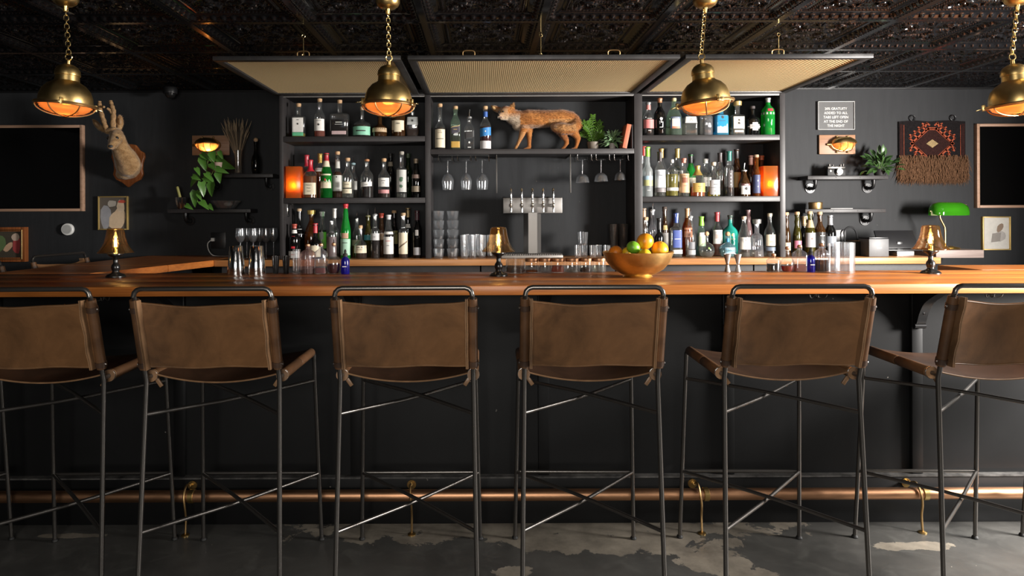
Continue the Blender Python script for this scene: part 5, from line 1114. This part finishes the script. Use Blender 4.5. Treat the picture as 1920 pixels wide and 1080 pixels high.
# pothos trailing from the upper left shelf
LZ1, LZ2 = 1.661, 1.408
pp = P(412, 318, 4.76); pp.z = LZ1 + .0004
po = thing('trailing_pothos', 'green pothos trailing from the upper left wall shelf', 'plant', pp)
MB().lathe([(.03, 0), (.033, .004), (.042, .07), (.044, .072), (.04, .074), (.035, .06), (.001, .058)], 24).build('pot', paint((.5, .36, .3)), po)
PL = [(405, 435, 435, 570, 42), (488, 495, 530, 560, 36), (500, 385, 515, 480, 40), (590, 480, 708, 555, 50), (345, 540, 388, 605, 26), (372, 620, 275, 716, 42), (540, 540, 652, 588, 30), (560, 580, 572, 684, 38), (400, 675, 425, 812, 42), (500, 680, 482, 812, 46), (345, 760, 322, 916, 46), (390, 862, 470, 930, 34), (468, 895, 508, 944, 24), (440, 590, 522, 672, 32), (570, 380, 605, 458, 24), (400, 402, 490, 470, 30), (315, 615, 385, 655, 26), (368, 785, 398, 850, 22), (420, 635, 492, 684, 22), (250, 895, 312, 935, 24), (545, 430, 600, 520, 30)]
lm = leafmesh('leaf', 'pothos_leaf', 1, .42, .3, .22, True)
rp = random.Random(4)
for i, (ax, ay, bx_, by, w) in enumerate(PL):
    Y = 4.74 - .05 * rp.random() - (.03 if ay > 600 else 0)
    A = P(300 + ax / 5.14, 210 + ay / 5.14, Y) - pp; B = P(300 + bx_ / 5.14, 210 + by / 5.14, Y - .02) - pp; l = (B - A).length
    f = V((rp.uniform(-.5, .5), -1, rp.uniform(0, .7)))
    inst(lm, 'leaf', po, orient(A, B, f, rp.uniform(-.4, .4)) @ Matrix.Diagonal((w * 4.7 / F / 5.14 / .34, l, l, 1)))
v = [P(300 + a / 5.14, 210 + b_ / 5.14, 4.75) - pp for a, b_ in ((575, 470), (530, 400), (470, 450), (450, 560), (440, 650), (410, 730), (370, 790), (365, 870), (440, 900))]
MB().tube(smoothpath(v, 4), .0028, 6).build('vine', paint((.12, .2, .04)), po)
v = [P(300 + a / 5.14, 210 + b_ / 5.14, 4.76) - pp for a, b_ in ((570, 480), (520, 560), (480, 620), (420, 640), (350, 630))]
MB().tube(smoothpath(v, 4), .0025, 6).build('vine', paint((.12, .2, .04)), po)
def bushy(name, label, px, py, Y, zb, potr, poth, potm, n, lo, hi, ln, w, mat, spread, seed, droop=.3):
    c = P(px, py, Y); c.z = zb + .0004; t = thing(name, label, 'plant', c); r_ = random.Random(seed)
    MB().lathe([(potr * .8, 0), (potr * .82, .003), (potr, poth), (potr * .9, poth + .001), (.001, poth - .006)], 24).build('pot', potm, t)
    me = leafmesh('leaf', mat, 1, .22, .3, droop)
    for k in range(n):
        a = r_.uniform(0, 2 * pi); e = r_.uniform(lo, hi); d = V((cos(a) * cos(e), sin(a) * cos(e), sin(e)))
        o_ = V((0, 0, poth)) + d * r_.uniform(.15, 1) * spread; o_.y = max(-.09, min(.09, o_.y)) ; d2 = (d + V((0, -.25, r_.uniform(-.7, .25)))).normalized(); l = ln * r_.uniform(.7, 1.25)
        inst(me, 'leaf', t, orient(o_, o_ + d2, V((r_.uniform(-.4, .4), -.8, .8)), r_.uniform(-.5, .5)) @ Matrix.Diagonal((l * w, l, l, 1)))
        if k % 3 == 0: MB().tube([(0, 0, poth - .004), tuple(o_ * .5 + V((0, 0, poth * .4))), tuple(o_)], .0012, 5).build('stalk', paint((.1, .18, .05)), t)
    return t
RZ1, RZ2 = 1.63, 1.39
bushy('potted_plant', 'dark green leafy plant in a low pot on the right upper wall shelf', 1650, 326, 4.86, RZ1, .045, .045, 'matte_black', 85, -.15, 1.5, .058, 1.0, 'dark_leaf', .115, 11)
t = bushy('potted_fern', 'bright green fern in a grey-brown pot beside the fox', 1112, 277, 4.66, ZM, .042, .06, paint((.16, .13, .1)), 0, 0, 1, .05, 1, 'fern_leaf', .1, 2)
fm = leafmesh('leaflet', 'fern_leaf', 1, .3, .2, .2); r_ = random.Random(8)
for k in range(19):
    a = r_.uniform(0, 2 * pi); rl = r_.uniform(.05, .12) if k else .01; hz = r_.uniform(.04, .15) if k else .19
    pts = smoothpath([(0, 0, .055), (cos(a) * rl * .4, max(-.06, sin(a) * rl * .3), .055 + hz * .7), (cos(a) * rl, max(-.08, min(.06, sin(a) * rl * .7)), .055 + hz)], 5)
    fr_ = MB().tube(pts, .0012, 5).build('frond', 'fern_leaf', t)
    for i in range(2, len(pts)):
        for s_ in (-1, 1):
            d = (pts[i] - pts[i - 1]).normalized(); sd_ = d.cross(V((0, -1, .3))).normalized() * s_
            inst(fm, 'leaflet', fr_, orient(pts[i], pts[i] + sd_ + d * .6, V((0, -1, .4))) @ Matrix.Diagonal((.014, .024, .024, 1)))
bushy('potted_plant', 'pale variegated plant in a small speckled pot left of the orange book', 1148, 277, 4.60, ZM, .023, .045, paint((.5, .46, .42)), 60, -.2, 1.4, .045, .75, 'pale_leaf', .07, 21, .45)
for px, w, h_, tl, col, lab in ((1172, 8, 45, .2, (.5, .14, .07), 'orange-red clothbound book leaning at the right of the middle shelf'), (1182, 3, 44, 0, (.03, .028, .03), 'dark book standing against the right upright of the middle shelf')):
    Y = 4.58; c = P(px - (5 if tl else 0), 277, Y); c.z = ZM + .0006 + (abs(sin(tl)) * w / 2 * Y / F if tl else 0); t = thing('book', lab, 'book', c, 'books on the middle shelf', (0, tl, 0))
    ww, hh = w / 2 * Y / F, h_ * Y / F
    MB().bbox(-ww, -ww + .002, -.07, .07, 0, hh, .0008).bbox(ww - .002, ww, -.07, .07, 0, hh, .0008).bbox(-ww, ww, -.072, -.0695, 0, hh, .0008).build('cover', paint(col), t)
    MB().box(-ww + .0021, ww - .0021, -.0693, .066, .003, hh - .003).build('pages', paint((.6, .52, .4)), t, 0)
# ------------------------------------------------------------------ wall shelves on pipe brackets
def wall_shelf(x0, x1, z, brackets, label):
    t = thing('wall_shelf', label, 'shelf', (x0, YW - .0006, z)); w = x1 - x0
    bd = MB().bbox(0, w, -.155, 0, -.027, 0, .002).build('board', 'cabinet_paint', t)
    for k in range(4): MB().lathe([(.003, 0), (.002, .002)], 8, m=Matrix.Translation((.03 + k * (w - .06) / 3, -.155, -.013)) @ Matrix.Rotation(pi / 2, 4, 'X')).build('screw', 'matte_black', bd)
    for x in brackets:
        x -= x0
        p_ = MB().tube(smoothpath([(x, -.012, -.085), (x, -.05, -.087), (x, -.075, -.078), (x, -.085, -.055), (x, -.085, -.028)], 5), .0125, 12).build('pipe', 'black_iron', t)
        MB().tube([(x, 0, -.085), (x, -.008, -.085), (x, -.0081, -.085), (x, -.02, -.085)], [.036, .036, .018, .016], 20).build('flange', 'black_iron', p_)
        MB().tube([(x, -.085, -.045), (x, -.085, -.029)], .0155, 12).build('collar', 'black_iron', p_)
        for a in range(4): MB().ball((x + .026 * cos(a * pi / 2 + .8), -.009, -.085 + .026 * sin(a * pi / 2 + .8)), .0035, 8).build('bolt', 'chrome', p_)
X_ = lambda px, Y=4.85: P(px, 330, Y).x
wall_shelf(X_(1514), X_(1665), RZ1, (X_(1528, 4.92), X_(1637, 4.92)), 'black plank shelf on pipe brackets holding the old camera')
wall_shelf(X_(1509), X_(1660), RZ2, (X_(1522, 4.92), X_(1632, 4.92)), 'black plank shelf on pipe brackets holding the round tin')
wall_shelf(X_(314), X_(470), LZ2, (X_(348, 4.92), X_(462, 4.92)), 'black plank shelf on pipe brackets below the pothos')
wall_shelf(X_(385), X_(512), LZ1, (X_(400, 4.92), X_(500, 4.92)), 'black plank shelf behind the pothos near the shelving end')
# ------------------------------------------------------------------ wall sconces on plaques
def sconce(x0, x1, y0, y1, lx, label, e):
    A = P(x0, y0, YW - .02); B = P(x1, y1, YW - .02); cx = (A.x + B.x) / 2; cz = (A.z + B.z) / 2; w = (B.x - A.x) / 2; h = (A.z - B.z) / 2
    t = thing('wall_sconce', label, 'wall lamp', (cx, YW - .0006, cz), 'bulkhead wall lamps')
    MB().bbox(-w, w, -.02, 0, -h, h, .003).build('plaque', 'plaque_wood', t)
    x = lx * 5.0 / F
    bs = MB().lathe([(.05, 0), (.054, .004), (.052, .02)], 36, (x, -.0205, 0), m=Matrix.Rotation(pi / 2, 4, 'X') @ Matrix.Diagonal((1.75, 1, 1, 1))).build('base', 'old_brass', t)
    MB().lathe([(.047, 0), (.046, .02), (.038, .045), (.02, .06), (.001, .064)], 36, (x, -.041, 0), m=Matrix.Rotation(pi / 2, 4, 'X') @ Matrix.Diagonal((1.75, 1, 1, 1)), caps=(False, False)).build('glass_cover', 'reeded_amber_glass', t, 60)
    g = MB(); n_ = 18; prof = [(.0495, -.02), (.0495, .02), (.044, .047), (.026, .065), (.006, .071)]
    for r, d in prof:
        for k in range(n_ + 1): a = pi * k / n_; g.v.append((x + r * 1.75 * cos(a), -.041 - d, r * sin(a) + .004))
    g.f = [(i * (n_ + 1) + k, i * (n_ + 1) + k + 1, (i + 1) * (n_ + 1) + k + 1, (i + 1) * (n_ + 1) + k) for i in range(4) for k in range(n_)]
    g.build('hood', 'brass', t, 60)
    g = MB()
    for dx_ in (-.045, 0, .045): g.tube([(x + dx_, -.042 - .068 * cos(a) * (1 - abs(dx_) * 3), .05 * sin(a)) for a in [-pi / 2 + pi * k / 14 for k in range(15)]], .0028, 7)
    g.tube([(x + .086 * cos(a), -.043, .049 * sin(a)) for a in [2 * pi * k / 36 for k in range(36)]], .0035, 7, closed=True); g.build('cage', 'old_brass', t)
    for dx_, dz in ((-.04, .056), (.04, .056), (-.04, -.056), (.04, -.056)): MB().ball((x + dx_, -.03, dz), .008, 10).build('lug', 'brass', t)
    MB().tube([(x - .088, -.03, 0), (x - .115, -.03, 0)], [.012, .008], 12).build('cable_gland', 'old_brass', t)
    MB().ball((x + .015, -.062, -.006), .017, 12).build('bulb', 'bulb_glow', t); point('sconce_light', t, (x + .015, -.062, -.028), e, (1, .55, .24), .008)
sconce(1536, 1604, 253, 289, 8, 'brass bulkhead lamp on a wooden plaque under the letter sign', .7)
sconce(360, 430, 254, 291, -4, 'glowing brass bulkhead lamp on a wooden plaque above the pothos', 1.0)
# ------------------------------------------------------------------ sign, pictures, frames
def framed(name, label, cat, x0, x1, y0, y1, fw, fmat, Y=YW, dep=.022, group=None):
    A = P(x0, y0, Y - dep); B = P(x1, y1, Y - dep); cx = (A.x + B.x) / 2; cz = (A.z + B.z) / 2; w = (B.x - A.x) / 2; h = (A.z - B.z) / 2; f = fw * Y / F
    t = thing(name, label, cat, (cx, Y - .0006, cz), group)
    for a in (-1, 1):
        MB().bbox(a * w - (f if a > 0 else 0), a * w + (f if a < 0 else 0), -dep, 0, -h, h, .0015).build('frame_rail', fmat, t)
        MB().bbox(-w + f + .0003, w - f - .0003, -dep, 0, a * h - (f if a > 0 else 0), a * h + (f if a < 0 else 0), .0015).build('frame_rail', fmat, t)
    return t, w - f, h - f
t, w, h = framed('letter_sign', 'small framed letter board about gratuity on the right wall', 'sign', 1534, 1603, 190, 243, .9, paint((.6, .6, .58), .4))
MB().box(-w, w, -.012, -.002, -h, h).build('board', paint((.06, .06, .06)), t, 0)
for k, s_ in enumerate(('20% GRATUITY', 'ADDED TO ALL', 'TABS LEFT OPEN', 'AT THE END OF', 'THE NIGHT')):
    flattext(s_, .0265, t, 'white_print', Matrix.Translation((0, -.0125, h * .50 - k * .0315)) @ Matrix.Diagonal((.93, 1, 1, 1)))
for px0, px1, py0, py1, lab in ((1832, 2040, 232, 389, 'dark glazed picture in a slim wooden frame at the right edge'), (-70, 155, 235, 396, 'large dark glazed picture in a slim wooden frame left of the deer')):
    t, w, h = framed('dark_picture', lab, 'picture', px0, px1, py0, py1, 5, 'frame_wood', dep=.035, group='large dark framed pictures')
    MB().box(-w, w, -.014, -.004, -h, h).build('canvas', paint((.012, .012, .013)), t, 0); MB().box(-w, w, -.02, -.018, -h, h).build('glazing', 'picture_glass', t, 0)
# small pictures: plain painted panels standing in for the prints
def blotch(par, cx, cz, rx, rz, col, y, n_=18, seed=1, rot=0):
    r_ = random.Random(seed); pts = []
    for k in range(n_): a = 2 * pi * k / n_; m_ = 1 + r_.uniform(-.12, .12); x, z = rx * cos(a) * m_, rz * sin(a) * m_; pts.append((cx + x * cos(rot) - z * sin(rot), y, cz + x * sin(rot) + z * cos(rot)))
    MB().add(pts, [tuple(range(n_))]).build('painted_shape', paint(col, .7), par, 0)
t, w, h = framed('gold_framed_print', 'small pale print in a thin gold frame at the right, below the dark picture', 'picture', 1843, 1896, 406, 469, 2.2, 'gold_print')
MB().box(-w, w, -.012, -.003, -h, h).build('panel', paint((.5, .48, .44)), t, 0)
blotch(t, .0, -.03, .055, .04, (.22, .2, .18), -.0125, 4, 3, .78); blotch(t, .028, .04, .02, .035, (.2, .14, .1), -.013, 10, 5, -.6); blotch(t, .03, -.02, .04, .04, (.33, .31, .29), -.0122, 12, 6)
t, w, h = framed('gold_framed_print', 'small print of pale rounded shapes in a thin gold frame below the deer', 'picture', 183, 239, 368, 431, 2.2, 'gold_print')
MB().box(-w, w, -.012, -.003, -h, h).build('panel', paint((.12, .1, .08)), t, 0)
blotch(t, -.055, -.03, .045, .09, (.3, .3, .32), -.0122, 10, 3); blotch(t, .03, -.05, .055, .085, (.6, .45, .3), -.0125, 16, 5, -.3); blotch(t, .055, .05, .03, .05, (.62, .48, .34), -.0128, 14, 7); blotch(t, -.01, .07, .035, .025, (.42, .38, .33), -.0126, 9, 8); blotch(t, .065, .085, .03, .012, (.5, .08, .05), -.013, 10, 9)
t, w, h = framed('wood_framed_painting', 'small warm-toned painting in a golden wooden frame at the left edge', 'picture', -22, 47, 426, 491, 8, 'shield_wood', dep=.04)
MB().box(-w, w, -.022, -.003, -h, h).build('panel', paint((.06, .05, .035)), t, 0)
blotch(t, .06, .0, .03, .07, (.35, .05, .05), -.0225, 12, 3); blotch(t, .055, .055, .03, .03, (.55, .42, .33), -.0228, 12, 4); blotch(t, .0, -.02, .045, .02, (.55, .35, .22), -.023, 12, 5, .8); blotch(t, -.06, .01, .04, .06, (.1, .16, .06), -.0226, 12, 6)
MB().tube([(-w - .01, -.04, -h - .01), (w + .01, -.04, -h - .01), (w + .01, -.04, h + .01), (-w - .01, -.04, h + .01)], .005, 8, closed=True).build('gilt_beading', 'bright_brass', t)
# ------------------------------------------------------------------ woven tapestry
A = P(1685, 227, YW - .012); B = P(1810, 293, YW - .012); cx = (A.x + B.x) / 2; W_, H_ = (B.x - A.x) / 2, (A.z - B.z)
t = thing('woven_hanging', 'dark woven wall hanging with orange hooked diamond and brown fringe', 'tapestry', (cx, YW - .0006, A.z))
def cloth(n_, vs):
    m, nt, bs = nodes(n_); c = coord(nt, (1, 1, 1)); lk(nt, ramp(nt, noise(nt, c, 120, 3, .7), [(.3, tuple(x * .55 for x in vs)), (.7, tuple(x * 1.4 for x in vs))]), bs.inputs['Base Color']); bs.inputs['Roughness'].default_value = .95; bs.inputs['Specular IOR Level'].default_value = .1; bump(nt, bs, noise(nt, c, 300, 2, .6), .5, .003); return m
cb, co_, cr, cg = cloth('wool_black', (.009, .0075, .008)), cloth('wool_orange', (.26, .06, .03)), cloth('wool_maroon', (.022, .009, .008)), cloth('wool_gold', (.25, .18, .09))
g = MB(); nx, nz = 16, 10
for s_ in (0, 1):
    for i in range(nx + 1):
        for j in range(nz + 1): g.v.append((-W_ + 2 * W_ * i / nx, -.003 - .008 * (1 - s_) - .002 * sin(i * .9), -H_ * j / nz - .004 * cos(i * .8) * (1 - j / nz)))
k = (nx + 1) * (nz + 1)
for i in range(nx):
    for j in range(nz): a = i * (nz + 1) + j; f_ = (a, a + 1, a + nz + 2, a + nz + 1); g.f += [f_, tuple(x + k for x in f_[::-1])]
bd = g.build('cloth', cb, t, 60)
y = -.0145
def strip(pts, wd, mat, par, nm='woven_motif', th=.0015):
    g = MB()
    for (a, b_) in zip(pts, pts[1:]):
        a, b_ = V((a[0], 0, a[1])), V((b_[0], 0, b_[1])); d = (b_ - a).normalized(); n_ = V((-d.z, 0, d.x)) * wd / 2; e = d * wd * .35
        vs = [a - e + n_, b_ + e + n_, b_ + e - n_, a - e - n_]; g.add([v + V((0, y, 0)) for v in vs] + [v + V((0, y + th, 0)) for v in vs], [(0, 1, 2, 3), (0, 4, 5, 1), (1, 5, 6, 2), (2, 6, 7, 3), (3, 7, 4, 0)])
    return g.build(nm, mat, par, 0)
sx, sz = W_, H_; top = (0, -.17 * sz); lft, rgt = (-.62 * sx, -.64 * sz), (.62 * sx, -.64 * sz); bl, br = (-.2 * sx, -1.0 * sz), (.2 * sx, -1.0 * sz); tl, tr = (-.12 * sx, -.22 * sz), (.12 * sx, -.22 * sz)
MB().add([(p_[0], y + .0008, p_[1]) for p_ in (tl, tr, rgt, br, bl, lft)], [(0, 1, 2, 3, 4, 5)]).build('woven_motif', cr, bd, 0)
strip([bl, lft, tl, tr, rgt, br], .02, co_, bd); strip([(p_[0] * .93, p_[1]) for p_ in (bl, lft, tl, tr, rgt, br)], .005, cg, bd)
def hooks_(a, b_, n_, side, up):
    for k in range(n_):
        u_ = (k + .5) / n_; x = a[0] + (b_[0] - a[0]) * u_; z = a[1] + (b_[1] - a[1]) * u_
        strip([(x, z), (x + side * .03, z + up * .026), (x + side * .012, z + up * .044), (x + side * .028, z + up * .052)], .011, co_, bd)
hooks_(lft, tl, 4, -1, 1); hooks_(rgt, tr, 4, 1, 1); hooks_(lft, bl, 3, -1, -.7); hooks_(rgt, br, 3, 1, -.7)
strip([(-.05, -.16 * sz), (-.04, -.06 * sz), (-.02, -.12 * sz)], .012, co_, bd); strip([(.05, -.16 * sz), (.04, -.06 * sz), (.02, -.12 * sz)], .012, co_, bd)
MB().add([(0, y - .001, -.52 * sz), (.045, y - .001, -.64 * sz), (0, y - .001, -.76 * sz), (-.045, y - .001, -.64 * sz)], [(0, 1, 2, 3)]).build('woven_motif', cg, bd, 0)
for s_ in (-1, 1):
    strip([(s_ * sx * .93, -.03), (s_ * sx * .93, -sz * .97)], .022, cr, bd)
    strip([(s_ * sx * .85, -.03), (s_ * sx * .85, -sz * .97)], .003, co_, bd)
    x = P(1711 if s_ < 0 else 1787, 219, YW - .012).x - cx
    MB().tube(arc((x, -.012, .022), .02, 0, 360, 24), .0035, 8).build('hanging_ring', 'black_iron', t)
r_ = random.Random(12); g = MB(); FH = P(0, 293, YW).z - P(0, 347, YW).z
for k in range(2600):
    x = r_.uniform(-W_ - .005, W_ + .01); z = -H_ + .012 - r_.random() * FH * .75; L_ = r_.uniform(.05, .1); L_ = min(L_, z + H_ + FH + r_.uniform(-.012, .02)); yy = -.008 - r_.random() * .022; w_ = r_.uniform(.0012, .003)
    bx_, by = r_.gauss(0, .02), r_.uniform(-.012, .006); g.add([(x - w_, yy, z), (x + w_, yy, z), (x + w_ + bx_ * .5, yy + by, z - L_ * .5), (x - w_ + bx_ * .5, yy + by, z - L_ * .5), (x + bx_ * 1.3, yy, z - L_)], [(0, 1, 2, 3), (3, 2, 4)])
o = g.build('fringe', cloth('wool_brown', (.1, .052, .028)), t, 0); o['kind'] = 'stuff'
# ------------------------------------------------------------------ small things on the shelves
c = P(1567, 327, 4.88); c.z = RZ1 + .0004; s = 4.88 / F
t = thing('film_camera', 'vintage chrome and black film camera on the right upper wall shelf', 'camera', c)
MB().bbox(-17 * s, 17 * s, -.014, .014, 0, 13 * s, .006).build('body', 'matte_black', t); MB().bbox(-16.6 * s, 16.6 * s, -.0135, .0135, 13.1 * s, 18 * s, .004).build('top_plate', 'dark_steel', t)
ln = MB().tube([(3 * s, -.0142, 7.5 * s), (3 * s, -.026, 7.5 * s), (3 * s, -.0262, 7.5 * s), (3 * s, -.038, 7.5 * s)], [.026, .026, .022, .022], 28).build('lens', 'dark_steel', t)
MB().tube([(3 * s, -.0382, 7.5 * s), (3 * s, -.0392, 7.5 * s)], .0165, 24).build('lens_glass', 'turned_black', ln)
for x, r, h_ in ((-12, .009, 4), (-5, .006, 3), (9, .008, 3), (14, .006, 4.5)): MB().lathe([(r, 0), (r, h_ * s - .001), (r * .8, h_ * s)], 16, (x * s, 0, 18.1 * s)).build('dial', 'dark_steel', t)
for x in (-8, 0, 8): MB().tube([(x * s, -.0136, 15.6 * s), (x * s, -.0148, 15.6 * s)], .005, 12).build('viewfinder', 'turned_black', t)
MB().tube([(-12 * s, -.0142, 9 * s), (-12 * s, -.02, 9 * s)], .007, 14).build('dial', 'dark_steel', t)
c = P(1529, 392, 4.88); c.z = RZ2 + .0004
t = thing('round_tin', 'small round brass-coloured tin on the right lower wall shelf', 'tin', c)
MB().lathe([(.045, 0), (.046, .002), (.046, .034)], 32).build('body', 'old_brass', t); MB().lathe([(.0475, .032), (.048, .046), (.045, .05)], 32).build('lid', 'old_brass', t)
x0 = P(1551, 390, 4.9).x; tag(MB().bbox(0, .16, -.05, .05, 0, .006, .001).build('thin_notebook', paint((.3, .3, .3)), None, loc=(x0, 4.9, RZ2 + .0004)), 'thin grey notebook lying on the right lower wall shelf', 'notebook')
c = P(341, 391, 4.88); c.z = LZ2 + .0004
t = thing('quilted_votive', 'quilted silver glass with a green stem on the lower left wall shelf', 'candle holder', c)
MB().lathe([(.026, 0), (.028, .003), (.042, .085), (.04, .086), (.026, .008), (.001, .007)], 48, rib=.05, ribn=12).build('cup', 'chrome', t, 30)
MB().tube(smoothpath([(0, 0, .01), (-.012, 0, .08), (-.03, 0, .15), (-.035, 0, .165)], 4), [.01] * 10 + [.008, .006, .003], 10).build('stem', paint((.28, .27, .08)), t)
c = P(423, 391, 4.88); c.z = LZ2 + .0004
t = thing('crystal_dish', 'cut crystal dish on the lower left wall shelf under the pothos', 'dish', c)
MB().lathe([(.05, 0), (.06, .003), (.1, .05), (.104, .06), (.098, .06), (.055, .012), (.001, .01)], 64, rib=.04, ribn=16, m=Matrix.Diagonal((1, .6, 1, 1))).build('bowl', 'tumbler_glass', t, 30)
MB().ball((.02, 0, .035), .022, 12, (1.5, 1, .8)).build('contents', paint((.4, .38, .34)), t)
c = P(447, 326, 4.89); c.z = LZ1 + .0004
t = thing('glass_vase', 'slender clear vase of dried grass on the upper left wall shelf', 'vase', c)
MB().lathe([(.026, 0), (.028, .004), (.024, .09), (.03, .17), (.0285, .17), (.0225, .09), (.024, .01), (.001, .008)], 28).build('glass_body', 'clear_glass', t, 50)
r_ = random.Random(6); g = MB()
for k in range(46):
    a, e = r_.uniform(0, 2 * pi), r_.random() ** .5; tx, ty = cos(a) * e * .11 - .02, max(-.1, min(.07, sin(a) * e * .08)); hh = r_.uniform(.3, .40)
    p_ = smoothpath([(r_.uniform(-.012, .012), r_.uniform(-.012, .012), .01), (tx * .3, ty * .3, hh * .5), (tx, ty, hh)], 4); g.tube(p_, .0011, 4)
    d = (p_[-1] - p_[-2]).normalized(); g.tube([p_[-1] - d * .05, p_[-1] - d * .03, p_[-1] + d * .015], [.001, .0038, .0006], 5)
o = g.build('dried_grass', paint((.3, .22, .14), .9), t, 40); o['kind'] = 'stuff'
bottle((P(480, 326, 4.9).x, 4.9, LZ1 + .0004), .034, .26, 'dark glass decanter in the shadow at the right end of the upper left wall shelf', 'bulb', 'black_glass', None, cap=('ball',), name='decanter', cat='decanter')
# ------------------------------------------------------------------ till corner
c = onb = P(1638.5, 482, 4.56); c.z = BT + .0004; s = 4.56 / F
t = thing('receipt_printer', 'grey cube receipt printer on the back counter at the right', 'printer', c)
MB().bbox(-18.5 * s, 18.5 * s, -.06, .07, 0, 33 * s, .004).build('case', paint((.09, .09, .092), .5), t); MB().bbox(-18 * s, 18 * s, -.058, .068, 33.1 * s, 36 * s, .003).build('lid', 'black_plastic', t)
flattext('EPSON', .0105, t, 'white_print', Matrix.Translation((.001, -.0606, 16 * s)))
c = P(1688, 482, 4.62); c.z = BT + .0004; s = 4.62 / F
t = thing('till_tablet', 'black point-of-sale tablet tilted on a steel stand', 'tablet', c)
MB().bbox(-16 * s, 16 * s, -.06, .06, 0, 9 * s, .003).build('stand_base', 'steel', t); MB().bbox(-.02, .02, .0, .02, 9 * s, 26 * s, .003).build('stand_neck', 'black_plastic', t)
T = Matrix.Translation((-4 * s, -.01, 13 * s)) @ Matrix.Rotation(-.5, 4, 'X')
MB().bbox(-37 * s, 37 * s, -.006, .006, 0, 38 * s, .004, T).build('screen', 'black_plastic', t); MB().bbox(-40 * s, 40 * s, -.03, .03, 9.3 * s, 11.5 * s, .002).build('tray', 'black_plastic', t)
c = P(1597, 482, 4.66); c.z = BT + .0004; s = 4.66 / F
t = thing('card_terminal', 'black card machine with looping cables beside the wine bottles', 'card machine', c)
MB().bbox(-26 * s, 20 * s, -.06, .06, 0, 26 * s, .006).build('case', 'black_plastic', t); MB().bbox(-32 * s, -6 * s, .03, .04, 26.2 * s, 48 * s, .002).build('display', 'black_plastic', t)
MB().box(-29 * s, -9 * s, .0285, .0298, 36 * s, 40 * s).build('display_strip', paint((.3, .3, .32)), t, 0)
for k in range(2): MB().tube(smoothpath([(-12 * s, 0, 24 * s), (-13 * s, .01, 44 * s), (-4 * s, .02, (51 + 2 * k) * s), (8 * s, .03, (50 + 2 * k) * s), (15 * s, .04, 40 * s), (18 * s, .05, 27 * s)], 5), .0045, 8).build('cable', 'black_plastic', t)
x0 = P(1604, 446, 4.66).x; tag(MB().bbox(-.04, .10, -.05, .05, 0, .004, .001).build('cardboard_sheet', paint((.26, .15, .08)), None, loc=(x0, 4.66, BT + 27 * 4.66 / F)), 'brown cardboard sheet lying on the card machine', 'cardboard')
A = P(1755, 469, 4.62); B = P(1845, 483.5, 4.62)
t = thing('plank_ledge', 'grey wooden plank ledge on the wall under the green lamp', 'ledge', (A.x, YW - .0006, A.z))
MB().bbox(0, B.x - A.x, 4.62 - YW, 0, B.z - A.z, 0, .003).build('plank', 'grey_wood', t)
MB().tube(smoothpath([(.16, -.012, -.17), (.16, -.05, -.13), (.16, -.15, -.07), (.16, -.2, -.056)], 5), .012, 10).build('bracket', 'black_iron', t)
c = P(1783, 464, 4.74); c.z = A.z + .0004; s = 4.74 / F
t = thing('bankers_lamp', 'brass desk lamp with green glass shade on the plank ledge', 'desk lamp', c)
MB().lathe([(.055, 0), (.058, .004), (.05, .012), (.02, .018), (.012, .022)], 28).build('base', 'brass', t)
zt = (464 - 398) * s; MB().tube(smoothpath([(-11 * s, 0, .02), (-11 * s, 0, 36 * s), (-13 * s, 0, 44 * s), (-20 * s, 0, 58 * s), (-20 * s, 0, zt)], 5), .006, 10).build('stem', 'brass', t)
g = MB(); n_ = 16; hw = 33 * s; ys = [-1, -.97, -.88, -.6, 0, .6, .88, .97, 1]; rs = [.25, .55, .85, 1, 1, 1, .85, .55, .25]
for x, r in zip(ys, rs):
    for k in range(n_ + 1): a = R(-12 + 204 * k / n_); g.v.append((-4 * s + x * hw, .065 * r * cos(a), zt + .005 + max(-.02, .078 * r * sin(a)) + (.0)))
g.f = [(i * (n_ + 1) + k, i * (n_ + 1) + k + 1, (i + 1) * (n_ + 1) + k + 1, (i + 1) * (n_ + 1) + k) for i in range(len(ys) - 1) for k in range(n_)]
g.build('shade', 'green_lamp_glass', t, 60)
for a in (-1, 1): MB().ball((-4 * s + a * (hw + .005), 0, zt + .02), .006, 10).build('finial', 'bright_brass', t)
MB().tube([(-4 * s - .07, 0, zt + .03), (-4 * s + .07, 0, zt + .03)], .013, 12).build('bulb', 'bulb_glow', t); point('desk_light', t, (-4 * s, 0, zt + .01), .12, (1, .8, .5), .02)
# ------------------------------------------------------------------ wall fittings at the left
c = P(127, 430, YW - .01); t = thing('wall_thermostat', 'round white wall thermostat on the dark left wall', 'thermostat', (c.x, YW - .0006, c.z))
MB().tube([(0, 0, 0), (0, -.018, 0), (0, -.022, 0)], [.044, .044, .040], 32).build('dial', 'white_plastic', t); MB().tube([(0, -.0222, 0), (0, -.0235, 0)], .033, 32).build('face', paint((.4, .4, .39)), t)
c = P(319, 172, 4.86); t = thing('dome_camera', 'small black dome security camera on the ceiling', 'security camera', (c.x, 4.86, ZC - .0006))
MB().lathe([(.046, 0), (.05, -.01), (.048, -.045), (.04, -.048)], 28).build('housing', 'black_plastic', t); MB().lathe([(.036, -.0485), (.033, -.062), (.022, -.075), (.001, -.08)], 24).build('dome', 'turned_black', t, 60)
c = P(409, 451, YW - .01); t = thing('wall_outlet', 'black wall socket with white plug and cord', 'socket', (c.x, YW - .0006, c.z))
MB().bbox(-.055, .055, -.008, 0, -.06, .06, .002).build('plate', 'black_plastic', t); MB().bbox(-.045, -.02, -.035, -.0082, -.005, .02, .003).build('plug', 'white_plastic', t)
MB().tube(smoothpath([(-.04, -.03, .005), (-.06, -.05, -.02), (-.045, -.07, -.07), (.0, -.1, -.105), (.07, -.12, -.112), (.16, -.13, -.11)], 5), .004, 8).build('cord', 'white_plastic', t)
